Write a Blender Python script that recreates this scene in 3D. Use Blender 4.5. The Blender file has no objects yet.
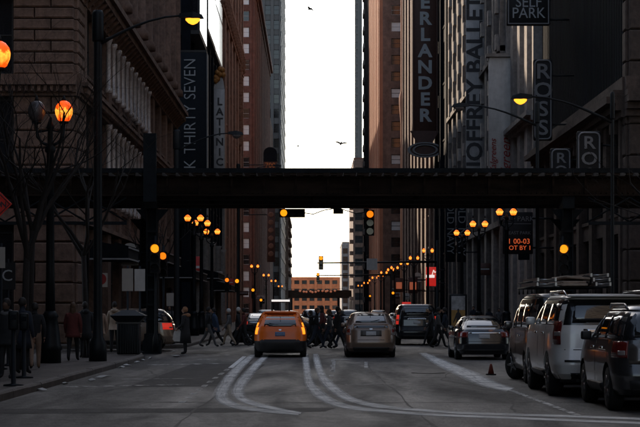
import bpy, bmesh, math, random
from mathutils import Vector, Matrix
R = math.radians
random.seed(7)
SC = bpy.context.scene
COL = SC.collection

# ------------------------------------------------------------------ camera
# telephoto view down the street: focal length 1900 px on a 640 px wide frame, eye 1.6 m above the road
F, VX, VY, EYE = 1900.0, 312.0, 311.0, 1.6
cam = bpy.data.cameras.new('camera')
camo = bpy.data.objects.new('camera', cam)
COL.objects.link(camo)
camo.location = (0, 0, EYE)
camo.rotation_euler = (R(90), 0, 0)
cam.sensor_width = 36.0
cam.lens = F / 640 * 36.0
cam.shift_x = (320 - VX) / 640
cam.shift_y = (VY - 213.5) / 640
cam.clip_start = 0.5
cam.clip_end = 9000
cam.dof.use_dof = True
cam.dof.focus_distance = 60
cam.dof.aperture_fstop = 9.0
SC.camera = camo

# ------------------------------------------------------------------ sky, sun, exposure
SUN_EL, SUN_AZ = R(28), R(-22)          # azimuth: 0 = straight ahead (+Y), negative = to the left
w = bpy.data.worlds.new('World')
SC.world = w
w.use_nodes = True
nt = w.node_tree
nt.nodes.clear()
sky = nt.nodes.new('ShaderNodeTexSky')
sky.sky_type = 'NISHITA'
sky.sun_disc = False
sky.sun_elevation = SUN_EL
sky.sun_rotation = SUN_AZ
sky.air_density = 1.0
sky.dust_density = 1.6
sky.ozone_density = 1.0
hs = nt.nodes.new('ShaderNodeHueSaturation')
hs.inputs['Saturation'].default_value = 0.72
bg = nt.nodes.new('ShaderNodeBackground')
bg.inputs['Strength'].default_value = 0.15
wo = nt.nodes.new('ShaderNodeOutputWorld')
nt.links.new(sky.outputs[0], hs.inputs['Color'])
nt.links.new(hs.outputs[0], bg.inputs['Color'])
nt.links.new(bg.outputs[0], wo.inputs['Surface'])
sl = bpy.data.lights.new('sun', 'SUN')
sl.energy = 5.0
sl.angle = R(0.6)
sl.color = (1.0, 0.80, 0.60)
so = bpy.data.objects.new('sun', sl)
COL.objects.link(so)
sd = Vector((math.sin(SUN_AZ) * math.cos(SUN_EL), math.cos(SUN_AZ) * math.cos(SUN_EL), math.sin(SUN_EL)))
so.rotation_euler = sd.to_track_quat('Z', 'Y').to_euler()
so.location = (0, 0, 200)
vs = SC.view_settings
vs.view_transform = 'Standard'
vs.look = 'None'
vs.exposure = 0.62
vs.gamma = 1.0
vs.use_curve_mapping = False
SC.cycles.max_bounces = 6
SC.cycles.diffuse_bounces = 3
SC.cycles.glossy_bounces = 3
SC.cycles.transparent_max_bounces = 8
SC.cycles.caustics_reflective = False
SC.cycles.caustics_refractive = False

# ------------------------------------------------------------------ materials
M = {}
def mat(name, col, rough=.7, metal=0.0, var=.25, scale=3.0, bump=.0, spec=.5, coat=0.0, emit=None, es=0.0, detail=6, stretch=None, stain=0.0, st_scale=.8, st_map=(1, 1, .25), rvar=0.0):
    m = bpy.data.materials.new(name)
    m.use_nodes = True
    t = m.node_tree
    b = t.nodes['Principled BSDF']
    b.inputs['Roughness'].default_value = rough
    b.inputs['Metallic'].default_value = metal
    b.inputs['Specular IOR Level'].default_value = spec
    b.inputs['Coat Weight'].default_value = coat
    b.inputs['Coat Roughness'].default_value = .06
    if emit:
        b.inputs['Emission Color'].default_value = (*emit, 1)
        b.inputs['Emission Strength'].default_value = es
    tc = t.nodes.new('ShaderNodeTexCoord')
    mp = t.nodes.new('ShaderNodeMapping')
    if stretch: mp.inputs['Scale'].default_value = stretch
    t.links.new(tc.outputs['Object'], mp.inputs[0])
    nz = t.nodes.new('ShaderNodeTexNoise')
    nz.inputs['Scale'].default_value = scale
    nz.inputs['Detail'].default_value = detail
    nz.inputs['Roughness'].default_value = .65
    t.links.new(mp.outputs[0], nz.inputs['Vector'])
    rp = t.nodes.new('ShaderNodeValToRGB')
    rp.color_ramp.elements[0].position = .3
    rp.color_ramp.elements[1].position = .7
    rp.color_ramp.elements[0].color = (*[c * (1 - var) for c in col], 1)
    rp.color_ramp.elements[1].color = (*[min(1, c * (1 + var)) for c in col], 1)
    t.links.new(nz.outputs['Fac'], rp.inputs[0])
    colour = rp.outputs[0]
    if stain:
        # broad soiling and wear, independent of the fine grain
        m2 = t.nodes.new('ShaderNodeMapping'); m2.inputs['Scale'].default_value = st_map
        t.links.new(tc.outputs['Object'], m2.inputs[0])
        n3 = t.nodes.new('ShaderNodeTexNoise'); n3.inputs['Scale'].default_value = st_scale; n3.inputs['Detail'].default_value = 9; n3.inputs['Roughness'].default_value = .62
        n3.inputs['Distortion'].default_value = .6
        t.links.new(m2.outputs[0], n3.inputs['Vector'])
        r3 = t.nodes.new('ShaderNodeValToRGB')
        r3.color_ramp.elements[0].position = .32; r3.color_ramp.elements[1].position = .68
        lo, hi = 1 - stain, 1.0
        r3.color_ramp.elements[0].color = (lo, lo, lo, 1); r3.color_ramp.elements[1].color = (hi, hi, hi, 1)
        t.links.new(n3.outputs['Fac'], r3.inputs[0])
        mx = t.nodes.new('ShaderNodeMixRGB'); mx.blend_type = 'MULTIPLY'; mx.inputs[0].default_value = 1
        t.links.new(colour, mx.inputs[1]); t.links.new(r3.outputs[0], mx.inputs[2])
        colour = mx.outputs[0]
        if rvar:
            mr = t.nodes.new('ShaderNodeMapRange'); mr.inputs[1].default_value = .3; mr.inputs[2].default_value = .7
            mr.inputs[3].default_value = rough + rvar; mr.inputs[4].default_value = rough - rvar
            t.links.new(n3.outputs['Fac'], mr.inputs[0]); t.links.new(mr.outputs[0], b.inputs['Roughness'])
    t.links.new(colour, b.inputs['Base Color'])
    if bump:
        bp = t.nodes.new('ShaderNodeBump')
        bp.inputs['Strength'].default_value = bump
        bp.inputs['Distance'].default_value = .03
        n2 = t.nodes.new('ShaderNodeTexNoise')
        n2.inputs['Scale'].default_value = scale * 6
        n2.inputs['Detail'].default_value = 4
        t.links.new(tc.outputs['Object'], n2.inputs['Vector'])
        t.links.new(n2.outputs['Fac'], bp.inputs['Height'])
        t.links.new(bp.outputs[0], b.inputs['Normal'])
    M[name] = m
    return m

def glow(name, col, s, base=(.3, .2, .1)):
    m = mat(name, base, .4, var=.05, emit=col, es=s)
    return m

def lamp_globe(name, hot, rim, s):
    """frosted glass globe lit from inside: hotter where the glass is seen square on, deeper orange at the rim, streaked"""
    m = mat(name, (.35, .18, .06), .35, var=.1)
    t = m.node_tree
    b = t.nodes['Principled BSDF']
    n = t.nodes.new('ShaderNodeTexNoise'); n.inputs['Scale'].default_value = 5.0
    tc = t.nodes.new('ShaderNodeTexCoord')
    sx = t.nodes.new('ShaderNodeSeparateXYZ')
    t.links.new(tc.outputs['Generated'], sx.inputs[0])
    t.links.new(tc.outputs['Generated'], n.inputs['Vector'])
    ad = t.nodes.new('ShaderNodeMath'); ad.operation = 'MULTIPLY_ADD'
    t.links.new(n.outputs['Fac'], ad.inputs[0]); ad.inputs[1].default_value = .7
    t.links.new(sx.outputs['Z'], ad.inputs[2])
    r = t.nodes.new('ShaderNodeValToRGB')
    r.color_ramp.elements[0].position = .45; r.color_ramp.elements[0].color = (*rim, 1)
    r.color_ramp.elements[1].position = 1.55 - .55; r.color_ramp.elements[1].color = (*hot, 1)
    tail = r.color_ramp.elements.new(.88); tail.color = (*hot, 1); r.color_ramp.elements[-1].color = (*rim, 1)
    t.links.new(ad.outputs[0], r.inputs[0])
    t.links.new(r.outputs[0], b.inputs['Emission Color'])
    b.inputs['Emission Strength'].default_value = s
    return m

mat('asphalt', (.098, .092, .087), .64, var=.55, scale=3.0, bump=.9, detail=12, spec=.27, stretch=(1.6, .7, 1), stain=.62, st_scale=.30, st_map=(2.4, .32, 1), rvar=.16)
mat('asphalt_patch', (.050, .047, .046), .75, var=.5, scale=3, bump=.9, detail=12, spec=.22, stain=.4)
mat('ground', (.05, .05, .05), .9, var=.2, scale=.1)
mat('pavement', (.115, .092, .078), .8, var=.45, scale=4, bump=.6, detail=10, stain=.6, st_scale=.5, st_map=(1, .5, 1))
mat('curb', (.11, .095, .085), .8, var=.35, scale=1.2, bump=.4)
mat('steel_l', (.011, .015, .019), .75, var=.5, scale=1.2, bump=.2, spec=.15)
mat('steel_rust', (.026, .018, .014), .8, var=.7, scale=1.4, bump=.4, spec=.15, stretch=(.35, 1, 2))
mat('timber', (.045, .036, .030), .9, var=.4, scale=2)
mat('iron', (.008, .011, .014), .5, var=.2, scale=6, spec=.25)
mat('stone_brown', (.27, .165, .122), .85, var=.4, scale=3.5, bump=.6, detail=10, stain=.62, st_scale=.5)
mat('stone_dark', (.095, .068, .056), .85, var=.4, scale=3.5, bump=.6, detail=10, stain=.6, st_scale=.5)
mat('stone_grey', (.25, .225, .21), .85, var=.35, scale=3, bump=.5, detail=10, stain=.6, st_scale=.4)
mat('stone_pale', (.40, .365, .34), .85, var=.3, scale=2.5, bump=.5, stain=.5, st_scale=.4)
mat('stone_sun_glint', (.52, .44, .40), .16, var=.3, scale=3, bump=.15, spec=.8, coat=.5)  # pale and glossy, stands in for reflected sunlight on the store front
mat('terracotta', (.36, .19, .13), .8, var=.35, scale=1.2, bump=.5, detail=9, stain=.55, st_scale=.25)
mat('terracotta_dark', (.20, .11, .075), .85, var=.4, scale=1.5, bump=.7)
mat('brick_red', (.18, .082, .060), .85, var=.4, scale=1.5, bump=.4, detail=10, stain=.55, st_scale=.15)
mat('brick_brown', (.24, .16, .125), .85, var=.35, scale=1.5, bump=.4, detail=10, stain=.55, st_scale=.2)
mat('brick_sunlit', (.82, .25, .10), .85, var=.3, scale=.3)  # brick colour raised to paint in sunlight the street end front doesn't receive
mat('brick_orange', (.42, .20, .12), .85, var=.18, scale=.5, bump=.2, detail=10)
mat('tower_grey', (.12, .118, .115), .6, var=.12, scale=.2)
mat('tower_green', (.11, .12, .115), .5, var=.12, scale=.2)
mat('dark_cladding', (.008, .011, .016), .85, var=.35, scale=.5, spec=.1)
mat('dark_blue', (.008, .012, .018), .85, var=.25, scale=.4, spec=.1)
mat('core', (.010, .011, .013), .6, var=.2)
mat('frame_dark', (.020, .020, .022), .5, var=.2)
mat('frame_white', (.40, .40, .40), .5, var=.1)
mat('glass_dark', (.012, .015, .020), .08, var=.2, spec=.6)
mat('glass_mirror', (.75, .78, .80), .03, metal=1.0, var=.04)
mat('glass_blind', (.74, .78, .78), .35, var=.2, scale=.3, spec=.5)
mat('awning', (.009, .011, .014), .9, var=.3, spec=.1)
mat('trim_pale', (.30, .30, .30), .6, var=.1)
mat('sign_navy', (.008, .012, .018), .7, var=.15, spec=.2)
mat('sign_black', (.010, .010, .012), .7, var=.15)
mat('sign_brown', (.085, .038, .030), .6, var=.2)
mat('sign_grey', (.58, .58, .59), .6, var=.15, scale=2.0, stain=.4, st_scale=.5)
mat('sign_white', (.66, .65, .63), .6, var=.15, scale=2, stain=.35, st_scale=.6)
mat('sign_tan', (.45, .42, .38), .6, var=.15, scale=1.0)
mat('sign_red', (.55, .03, .025), .5, var=.1)
mat('letter_white', (.68, .68, .68), .5, var=.05)
mat('letter_pale', (.42, .44, .46), .5, var=.05)
mat('letter_grey', (.22, .22, .23), .5, var=.05)
mat('letter_dark', (.035, .035, .04), .6, var=.1)
mat('letter_red', (.30, .02, .02), .6, var=.1)
mat('letter_orange', (.60, .22, .06), .5, var=.05)
mat('gold', (.40, .17, .04), .5, metal=.2, var=.4, scale=4, bump=.5)
mat('paint_white', (.55, .55, .54), .7, var=.3, scale=3)
mat('tar', (.045, .043, .042), .7, var=.3, scale=4, spec=.2)
mat('rubber', (.012, .012, .012), .85, var=.2)
mat('rim', (.30, .30, .31), .3, metal=.8, var=.1)
mat('rim_dark', (.05, .05, .05), .4, metal=.5, var=.1)
mat('plastic_black', (.014, .014, .015), .55, var=.15)
mat('chrome', (.7, .7, .7), .12, metal=1.0, var=.05)
mat('car_glass', (.010, .012, .014), .05, var=.1, spec=.8, coat=.7)
mat('tail_red', (.16, .012, .010), .12, var=.1, coat=.8)
mat('tail_clear', (.28, .24, .23), .12, var=.1, coat=.8)
mat('plate', (.45, .46, .48), .4, var=.15, scale=30)
mat('plate_blue', (.10, .16, .28), .4, var=.3, scale=30)
mat('plate_dark', (.05, .045, .04), .4, var=.3, scale=30)
mat('paint_orange', (.84, .155, .004), .40, var=.06, coat=.3)
mat('paint_tan', (.190, .132, .098), .32, metal=.5, var=.05, coat=.7)
mat('paint_silver', (.84, .82, .79), .30, metal=.10, var=.04, coat=.7)
mat('paint_grey', (.052, .052, .056), .28, metal=.5, var=.06, coat=.8)
mat('paint_bronze', (.13, .115, .105), .30, metal=.5, var=.06, coat=.8)
mat('paint_black', (.014, .016, .020), .22, metal=.3, var=.06, coat=.9)
mat('paint_beige', (.26, .20, .16), .32, metal=.3, var=.06, coat=.7)
mat('skin', (.36, .20, .14), .6, var=.1)
mat('skin_dark', (.12, .065, .045), .6, var=.1)
mat('hair_dark', (.018, .014, .012), .7, var=.3, scale=20)
mat('hair_brown', (.10, .055, .03), .7, var=.3, scale=20)
mat('fur_tan', (.33, .17, .09), .9, var=.5, scale=25, bump=.6)
mat('cloth_olive', (.05, .055, .035), .9, var=.3, scale=8)
mat('cloth_blue', (.035, .06, .11), .9, var=.3, scale=8)
mat('cloth_black', (.018, .019, .022), .9, var=.3, scale=8)
mat('cloth_navy', (.018, .024, .038), .9, var=.3, scale=8)
mat('cloth_grey', (.11, .11, .115), .9, var=.3, scale=8)
mat('cloth_tan', (.30, .205, .15), .9, var=.2, scale=8)
mat('cloth_beige', (.36, .28, .21), .9, var=.2, scale=8)
mat('cloth_maroon', (.12, .028, .026), .9, var=.25, scale=8)
mat('cloth_denim', (.035, .045, .07), .9, var=.25, scale=8)
mat('bag_white', (.55, .54, .52), .6, var=.15, scale=10)
mat('bark', (.020, .016, .014), .9, var=.35, scale=8, bump=.5)
mat('wood_pale', (.40, .32, .26), .8, var=.3, scale=5)
mat('aluminium', (.50, .50, .50), .35, metal=.8, var=.15)
mat('sign_orange_red', (.90, .035, .020), .5, var=.08)
mat('poster_sky', (.38, .40, .42), .4, var=.6, scale=2.2)
mat('poster_gold', (.42, .24, .06), .4, var=.4, scale=4)
mat('bird_dark', (.03, .03, .03), .8, var=.2)
mat('bird_pale', (.80, .80, .80), .8, var=.3, scale=6)
mat('litter', (.50, .49, .47), .8, var=.2, scale=10)
mat('cone_red', (.20, .03, .015), .6, var=.1)
lamp_globe('globe_lit', (1.0, .42, .04), (.85, .06, .001), 1.2)
lamp_globe('globe_far', (1.0, .46, .07), (1.0, .14, .005), 1.25)
mat('globe_off', (.13, .11, .11), .3, var=.3, scale=6)
glow('cobra_lit', (1.0, .34, .02), 1.6)
glow('amber_lens', (1.0, .27, .005), 1.05)
glow('orange_lens', (1.0, .19, .005), .9)
glow('tail_amber', (1.0, .30, .01), 1.0)
glow('tail_lit', (1.0, .06, .03), .9)
glow('brake_lit', (1.0, .03, .02), .30)
glow('sign_red_lit', (1.0, .02, .02), .26)
glow('sign_white_lit', (1.0, .85, .80), .55, (.5, .5, .5))
glow('led_orange', (1.0, .14, .03), .32)
glow('taxi_light', (1.0, .95, .90), .55, (.6, .6, .6))
glow('shop_light', (1.0, .22, .10), .14)

def road_paint(name, col, lo, hi, scale, stretch=(1, 1, 1), use_uv=False, fade=None):
    """worn paint: the noise lets the asphalt below show through"""
    m = bpy.data.materials.new(name); m.use_nodes = True
    t = m.node_tree; b = t.nodes['Principled BSDF']
    b.inputs['Base Color'].default_value = (*col, 1); b.inputs['Roughness'].default_value = .75
    out = t.nodes['Material Output']
    tr = t.nodes.new('ShaderNodeBsdfTransparent'); mx = t.nodes.new('ShaderNodeMixShader')
    tc = t.nodes.new('ShaderNodeTexCoord'); mp = t.nodes.new('ShaderNodeMapping')
    mp.inputs['Scale'].default_value = stretch
    t.links.new(tc.outputs['UV' if use_uv else 'Object'], mp.inputs[0])
    n = t.nodes.new('ShaderNodeTexNoise'); n.inputs['Scale'].default_value = scale; n.inputs['Detail'].default_value = 8; n.inputs['Roughness'].default_value = .7
    t.links.new(mp.outputs[0], n.inputs['Vector'])
    r = t.nodes.new('ShaderNodeValToRGB')
    r.color_ramp.elements[0].position = lo; r.color_ramp.elements[1].position = hi
    t.links.new(n.outputs['Fac'], r.inputs[0])
    fac = r.outputs[0]
    if use_uv:
        # edges of the dusty track feather out
        sx = t.nodes.new('ShaderNodeSeparateXYZ'); t.links.new(tc.outputs['UV'], sx.inputs[0])
        pw = t.nodes.new('ShaderNodeValToRGB'); e = pw.color_ramp.elements
        e[0].position = 0; e[0].color = (0, 0, 0, 1); e[1].position = 1; e[1].color = (0, 0, 0, 1)
        for p in (.3, .7):
            q = e.new(p); q.color = (1, 1, 1, 1)
        t.links.new(sx.outputs['X'], pw.inputs[0])
        mu = t.nodes.new('ShaderNodeMath'); mu.operation = 'MULTIPLY'
        t.links.new(fac, mu.inputs[0]); t.links.new(pw.outputs[0], mu.inputs[1])
        n3 = t.nodes.new('ShaderNodeTexNoise'); n3.inputs['Scale'].default_value = 1.1; n3.inputs['Detail'].default_value = 10; n3.inputs['Roughness'].default_value = .75
        t.links.new(tc.outputs['Object'], n3.inputs['Vector'])
        r3 = t.nodes.new('ShaderNodeValToRGB'); r3.color_ramp.elements[0].position = .30; r3.color_ramp.elements[1].position = .62
        r3.color_ramp.elements[0].color = (.22, .22, .22, 1)
        t.links.new(n3.outputs['Fac'], r3.inputs[0])
        m2 = t.nodes.new('ShaderNodeMath'); m2.operation = 'MULTIPLY'
        t.links.new(mu.outputs[0], m2.inputs[0]); t.links.new(r3.outputs[0], m2.inputs[1])
        fac = m2.outputs[0]
    t.links.new(fac, mx.inputs[0]); t.links.new(tr.outputs[0], mx.inputs[1]); t.links.new(b.outputs[0], mx.inputs[2])
    t.links.new(mx.outputs[0], out.inputs['Surface'])
    M[name] = m
road_paint('worn_paint', (.80, .79, .76), .30, .52, 3.5)
road_paint('faint_paint', (.62, .61, .58), .40, .60, 3.0)
road_paint('dust', (.88, .87, .84), .22, .50, 1.0, (10, .5, 1), True)

# ------------------------------------------------------------------ helpers
ORG = {}
def tag(o, label=None, cat=None, group=None, kind=None):
    if label: o['label'] = label
    if cat: o['category'] = cat
    if group: o['group'] = group
    if kind: o['kind'] = kind
    return o
def thing(name, label, cat, loc=(0, 0, 0), group=None, rz=0.0):
    o = bpy.data.objects.new(name, None)
    COL.objects.link(o)
    o.location = loc
    o.rotation_euler.z = rz
    o.empty_display_size = .3
    ORG[o.name] = Vector(loc)
    return tag(o, label, cat, group)
def local_thing(name, label, cat, loc, group=None, rz=0.0):
    """a thing whose parts are modelled in its own space"""
    o = thing(name, label, cat, loc, group, rz)
    ORG[o.name] = Vector((0, 0, 0))
    return o
def link(name, me, parent=None, loc=(0, 0, 0)):
    o = bpy.data.objects.new(name, me)
    COL.objects.link(o)
    o.location = loc
    if parent is not None:
        o.parent = parent
        ORG[o.name] = ORG.get(parent.name, Vector((0, 0, 0)))
    return o
def copy_tree(o, parent=None):
    c = o.copy()
    COL.objects.link(c)
    c.parent = parent
    ORG[c.name] = ORG.get(o.name, Vector((0, 0, 0)))
    for ch in list(o.children):
        copy_tree(ch, c)
    return c

WORK = bpy.data.scenes.new('workbench')        # scratch scene in which modifiers and fonts are turned into meshes
def bake(o, extra=()):
    for q in (o, *extra): WORK.collection.objects.link(q)
    WORK.view_layers[0].update()
    dg = WORK.view_layers[0].depsgraph
    me = bpy.data.meshes.new_from_object(o.evaluated_get(dg))
    for q in (o, *extra): bpy.data.objects.remove(q)
    return me

class MB:
    def __init__(s): s.v = []; s.f = []; s.sm = []
    def add(s, vs, fs, smooth=False):
        n = len(s.v)
        s.v += [tuple(p) for p in vs]
        s.f += [[i + n for i in f] for f in fs]
        s.sm += [smooth] * len(fs)
        return s
    def box(s, x0, x1, y0, y1, z0, z1):
        vs = [(x0, y0, z0), (x1, y0, z0), (x1, y1, z0), (x0, y1, z0), (x0, y0, z1), (x1, y0, z1), (x1, y1, z1), (x0, y1, z1)]
        return s.add(vs, [(0, 3, 2, 1), (4, 5, 6, 7), (0, 1, 5, 4), (1, 2, 6, 5), (2, 3, 7, 6), (3, 0, 4, 7)])
    def tube(s, pts, rad, n=8, cap=True):
        pts = [Vector(p) for p in pts]
        if not isinstance(rad, (list, tuple)): rad = [rad] * len(pts)
        base = len(s.v); ref = None
        for i, p in enumerate(pts):
            d = (pts[min(i + 1, len(pts) - 1)] - pts[max(i - 1, 0)]).normalized()
            if ref is None: ref = Vector((1, 0, 0)) if abs(d.x) < .8 else Vector((0, 1, 0))
            a = (ref - d * ref.dot(d))
            if a.length < 1e-4: a = d.orthogonal()
            a.normalize(); b = d.cross(a); ref = a
            for k in range(n):
                t = 2 * math.pi * k / n
                s.v.append(tuple(p + (a * math.cos(t) + b * math.sin(t)) * rad[i]))
        for i in range(len(pts) - 1):
            for k in range(n):
                s.f.append([base + i * n + k, base + i * n + (k + 1) % n, base + (i + 1) * n + (k + 1) % n, base + (i + 1) * n + k]); s.sm.append(True)
        if cap:
            s.f.append([base + k for k in range(n)][::-1]); s.sm.append(False)
            s.f.append([base + (len(pts) - 1) * n + k for k in range(n)]); s.sm.append(False)
        return s
    def lathe(s, prof, c=(0, 0, 0), n=16, axis='z'):
        base = len(s.v)
        for (r, h) in prof:
            for k in range(n):
                t = 2 * math.pi * k / n
                a, b = r * math.cos(t), r * math.sin(t)
                p = (a, b, h) if axis == 'z' else ((h, a, b) if axis == 'x' else (b, h, a))
                s.v.append((c[0] + p[0], c[1] + p[1], c[2] + p[2]))
        for i in range(len(prof) - 1):
            for k in range(n):
                s.f.append([base + i * n + k, base + i * n + (k + 1) % n, base + (i + 1) * n + (k + 1) % n, base + (i + 1) * n + k]); s.sm.append(True)
        s.f.append([base + k for k in range(n)][::-1]); s.sm.append(False)
        s.f.append([base + (len(prof) - 1) * n + k for k in range(n)]); s.sm.append(False)
        return s
    def prism(s, poly, y0, y1):
        """polygon in XZ extruded along Y"""
        n = len(poly)
        vs = [(x, y0, z) for x, z in poly] + [(x, y1, z) for x, z in poly]
        fs = [list(range(n)), list(range(2 * n - 1, n - 1, -1))] + [[i, n + i, n + (i + 1) % n, (i + 1) % n] for i in range(n)]
        return s.add(vs, fs)
    def mesh(s, name, m=None, org=(0, 0, 0), recalc=True):
        me = bpy.data.meshes.new(name)
        o = Vector(org)
        me.from_pydata([tuple(Vector(p) - o) for p in s.v], [], s.f)
        me.polygons.foreach_set('use_smooth', s.sm)
        if recalc:
            bm = bmesh.new(); bm.from_mesh(me)
            bmesh.ops.recalc_face_normals(bm, faces=bm.faces)
            bm.to_mesh(me); bm.free()
        if m: me.materials.append(M[m])
        me.update()
        return me
    def build(s, name, m, parent=None, **k):
        org = ORG.get(parent.name, Vector((0, 0, 0))) if parent is not None else Vector((0, 0, 0))
        return link(name, s.mesh(name, m, org, **k), parent)
    def solo(s, name, m, label, cat, group=None, kind=None):
        """a thing of one mesh, its origin at its base"""
        xs, ys, zs = zip(*s.v)
        c = ((min(xs) + max(xs)) / 2, (min(ys) + max(ys)) / 2, min(zs))
        o = link(name, s.mesh(name, m, c), None, c)
        return tag(o, label, cat, group, kind)

def bx(*a): return MB().box(*a)
def bevel_box(x0, x1, y0, y1, z0, z1, r, seg=2):
    bm = bmesh.new()
    bmesh.ops.create_cube(bm, size=1)
    for v in bm.verts:
        v.co = Vector((x0 if v.co.x < 0 else x1, y0 if v.co.y < 0 else y1, z0 if v.co.z < 0 else z1))
    bmesh.ops.bevel(bm, geom=bm.edges[:], offset=r, segments=seg, affect='EDGES', profile=.6)
    mb = MB()
    bm.verts.index_update()
    mb.add([v.co for v in bm.verts], [[v.index for v in f.verts] for f in bm.faces], True)
    bm.free()
    return mb

def px(x, y, Y):
    """world point at distance Y seen at photo pixel (x, y): used only to measure sizes off the photograph"""
    s = F / Y
    return (x - VX) / s, EYE + (VY - y) / s
def gp(x, y, z=0.0):
    s = (y - VY) / (EYE - z)
    return (x - VX) / s, F / s

def text(body, size, m, parent, pos, turn=0, extrude=.02, shear=0.0, squeeze=1.0, bold=0.0, align='CENTER', spacing=1.0, name='lettering', rz=0.0, line=1.0):
    """raised lettering facing the camera side of its sign; turn 90 reads upward, -90 downward"""
    cu = bpy.data.curves.new('lettering', 'FONT')
    cu.body = body; cu.size = size; cu.extrude = extrude; cu.align_x = align; cu.align_y = 'CENTER'
    cu.shear = shear; cu.offset = bold * size; cu.space_character = spacing; cu.resolution_u = 3; cu.space_line = line
    o = bpy.data.objects.new('tmp_text', cu)
    me = bake(o); bpy.data.curves.remove(cu)
    me.name = name
    me.materials.clear(); me.materials.append(M[m])
    mt = Matrix.Rotation(rz, 4, 'Z') @ Matrix.Rotation(R(-turn), 4, 'Y') @ Matrix.Rotation(R(90), 4, 'X') @ Matrix.Diagonal((squeeze, 1, 1, 1))
    org = ORG.get(parent.name, Vector((0, 0, 0)))
    me.transform(Matrix.Translation(Vector(pos) - org) @ mt)
    return link(name, me, parent)
# ------------------------------------------------------------------ ground, road, pavements
def struct(name, mb, m):
    xs, ys, zs = zip(*mb.v)
    return tag(mb.build(name, m), kind='structure')
XL, XR = -10.5, 14.0            # building lines
CL, CR, CR2 = -5.5, 8.0, 9.3    # kerb lines: left, right near, right beyond the cross street
WY0, WY1 = 65.2, 80.5           # cross street under the railway, kerb to kerb
struct('ground', MB().add([(-3000, -600, -.02), (3000, -600, -.02), (3000, 6000, -.02), (-3000, 6000, -.02)], [(0, 1, 2, 3)]), 'ground')
struct('road', MB().add([(CL - .05, -120, 0), (CR2 + .05, -120, 0), (CR2 + .05, 1000, 0), (CL - .05, 1000, 0)], [(0, 1, 2, 3)]), 'asphalt')
struct('cross_street_left', MB().add([(-150, WY0 - .3, -.002), (CL - .05, WY0 - .3, -.002), (CL - .05, WY1 + .3, -.002), (-150, WY1 + .3, -.002)], [(0, 1, 2, 3)]), 'asphalt')
struct('cross_street_right', MB().add([(CR2 + .05, WY0 - .3, -.002), (150, WY0 - .3, -.002), (150, WY1 + .3, -.002), (CR2 + .05, WY1 + .3, -.002)], [(0, 1, 2, 3)]), 'asphalt')
H = .15
def pavement(name, poly, kerb_path):
    """pavement slab with rounded corner plus its kerb stones"""
    n = len(poly)
    mb = MB().add([(x, y, -.01) for x, y in poly] + [(x, y, H) for x, y in poly],
                  [list(range(n))[::-1], list(range(n, 2 * n))] + [[i, (i + 1) % n, n + (i + 1) % n, n + i] for i in range(n)])
    o = struct(name, mb, 'pavement')
    # kerb stones along the path, one stone about 1.8 m long
    pts = [Vector((x, y, 0)) for x, y in kerb_path]
    for i in range(len(pts) - 1):
        d = pts[i + 1] - pts[i]; L = d.length
        k = max(1, round(L / 1.8)); d.normalize(); nrm = Vector((d.y, -d.x, 0))
        for j in range(k):
            a = pts[i] + d * (L * j / k + .008); b = pts[i] + d * (L * (j + 1) / k - .008)
            dz = random.uniform(-.008, .008); t = random.uniform(-.008, .008)
            vs = []
            for z, ins in ((-.01, 0), (H - .03 + dz, 0), (H + .006 + dz, .03)):
                for q in (a, b):
                    vs.append(q + nrm * (t + .012 - ins) + Vector((0, 0, z)))
            for z in (H + .006 + dz, -.01):
                for q in (a, b):
                    vs.append(q - nrm * .17 + Vector((0, 0, z)))
            mb2 = MB().add(vs, [(0, 1, 3, 2), (2, 3, 5, 4), (4, 5, 7, 6), (6, 7, 9, 8), (0, 2, 4, 6, 8), (1, 9, 7, 5, 3)])
            mb2.build('kerb_stone', 'curb', o)
    return o
def arc(cx, cy, r, a0, a1, n=5): return [(cx + r * math.cos(R(a0 + (a1 - a0) * i / n)), cy + r * math.sin(R(a0 + (a1 - a0) * i / n))) for i in range(n + 1)]
kl = [(CL, 15), (CL, WY0 - 3)] + arc(CL - 3, WY0 - 3, 3, 0, 90)[1:] + [(-30, WY0)]
pavement('pavement_left_near', [(CL - .16, -120)] + [(x - .16, y - .1) for x, y in kl[1:-1]] + [(-150, WY0 - .1), (-150, -120)], kl)
kl = [(-30, WY1)] + arc(CL - 3, WY1 + 3, 3, -90, 0) + [(CL, 135)]
pavement('pavement_left_far', [(-150, WY1 + .1)] + [(x - .16, y + .1) for x, y in kl[1:-1]] + [(CL - .16, 1000), (-150, 1000)], kl)
kr = [(30, WY0)] + arc(CR + 3, WY0 - 3, 3, 90, 180) + [(CR, 15)]
pavement('pavement_right_near', [(150, WY0 - .1)] + [(x + .16, y - .1) for x, y in kr[1:-1]] + [(CR + .16, -120), (150, -120)], kr)
kr = [(CR2, 135), (CR2, WY1 + 3)] + arc(CR2 + 3, WY1 + 3, 3, 180, 270)[1:] + [(30, WY1)]
pavement('pavement_right_far', [(CR2 + .16, 1000)] + [(x + .16, y + .1) for x, y in kr[1:-1]] + [(150, WY1 + .1), (150, 1000)], kr)

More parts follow.
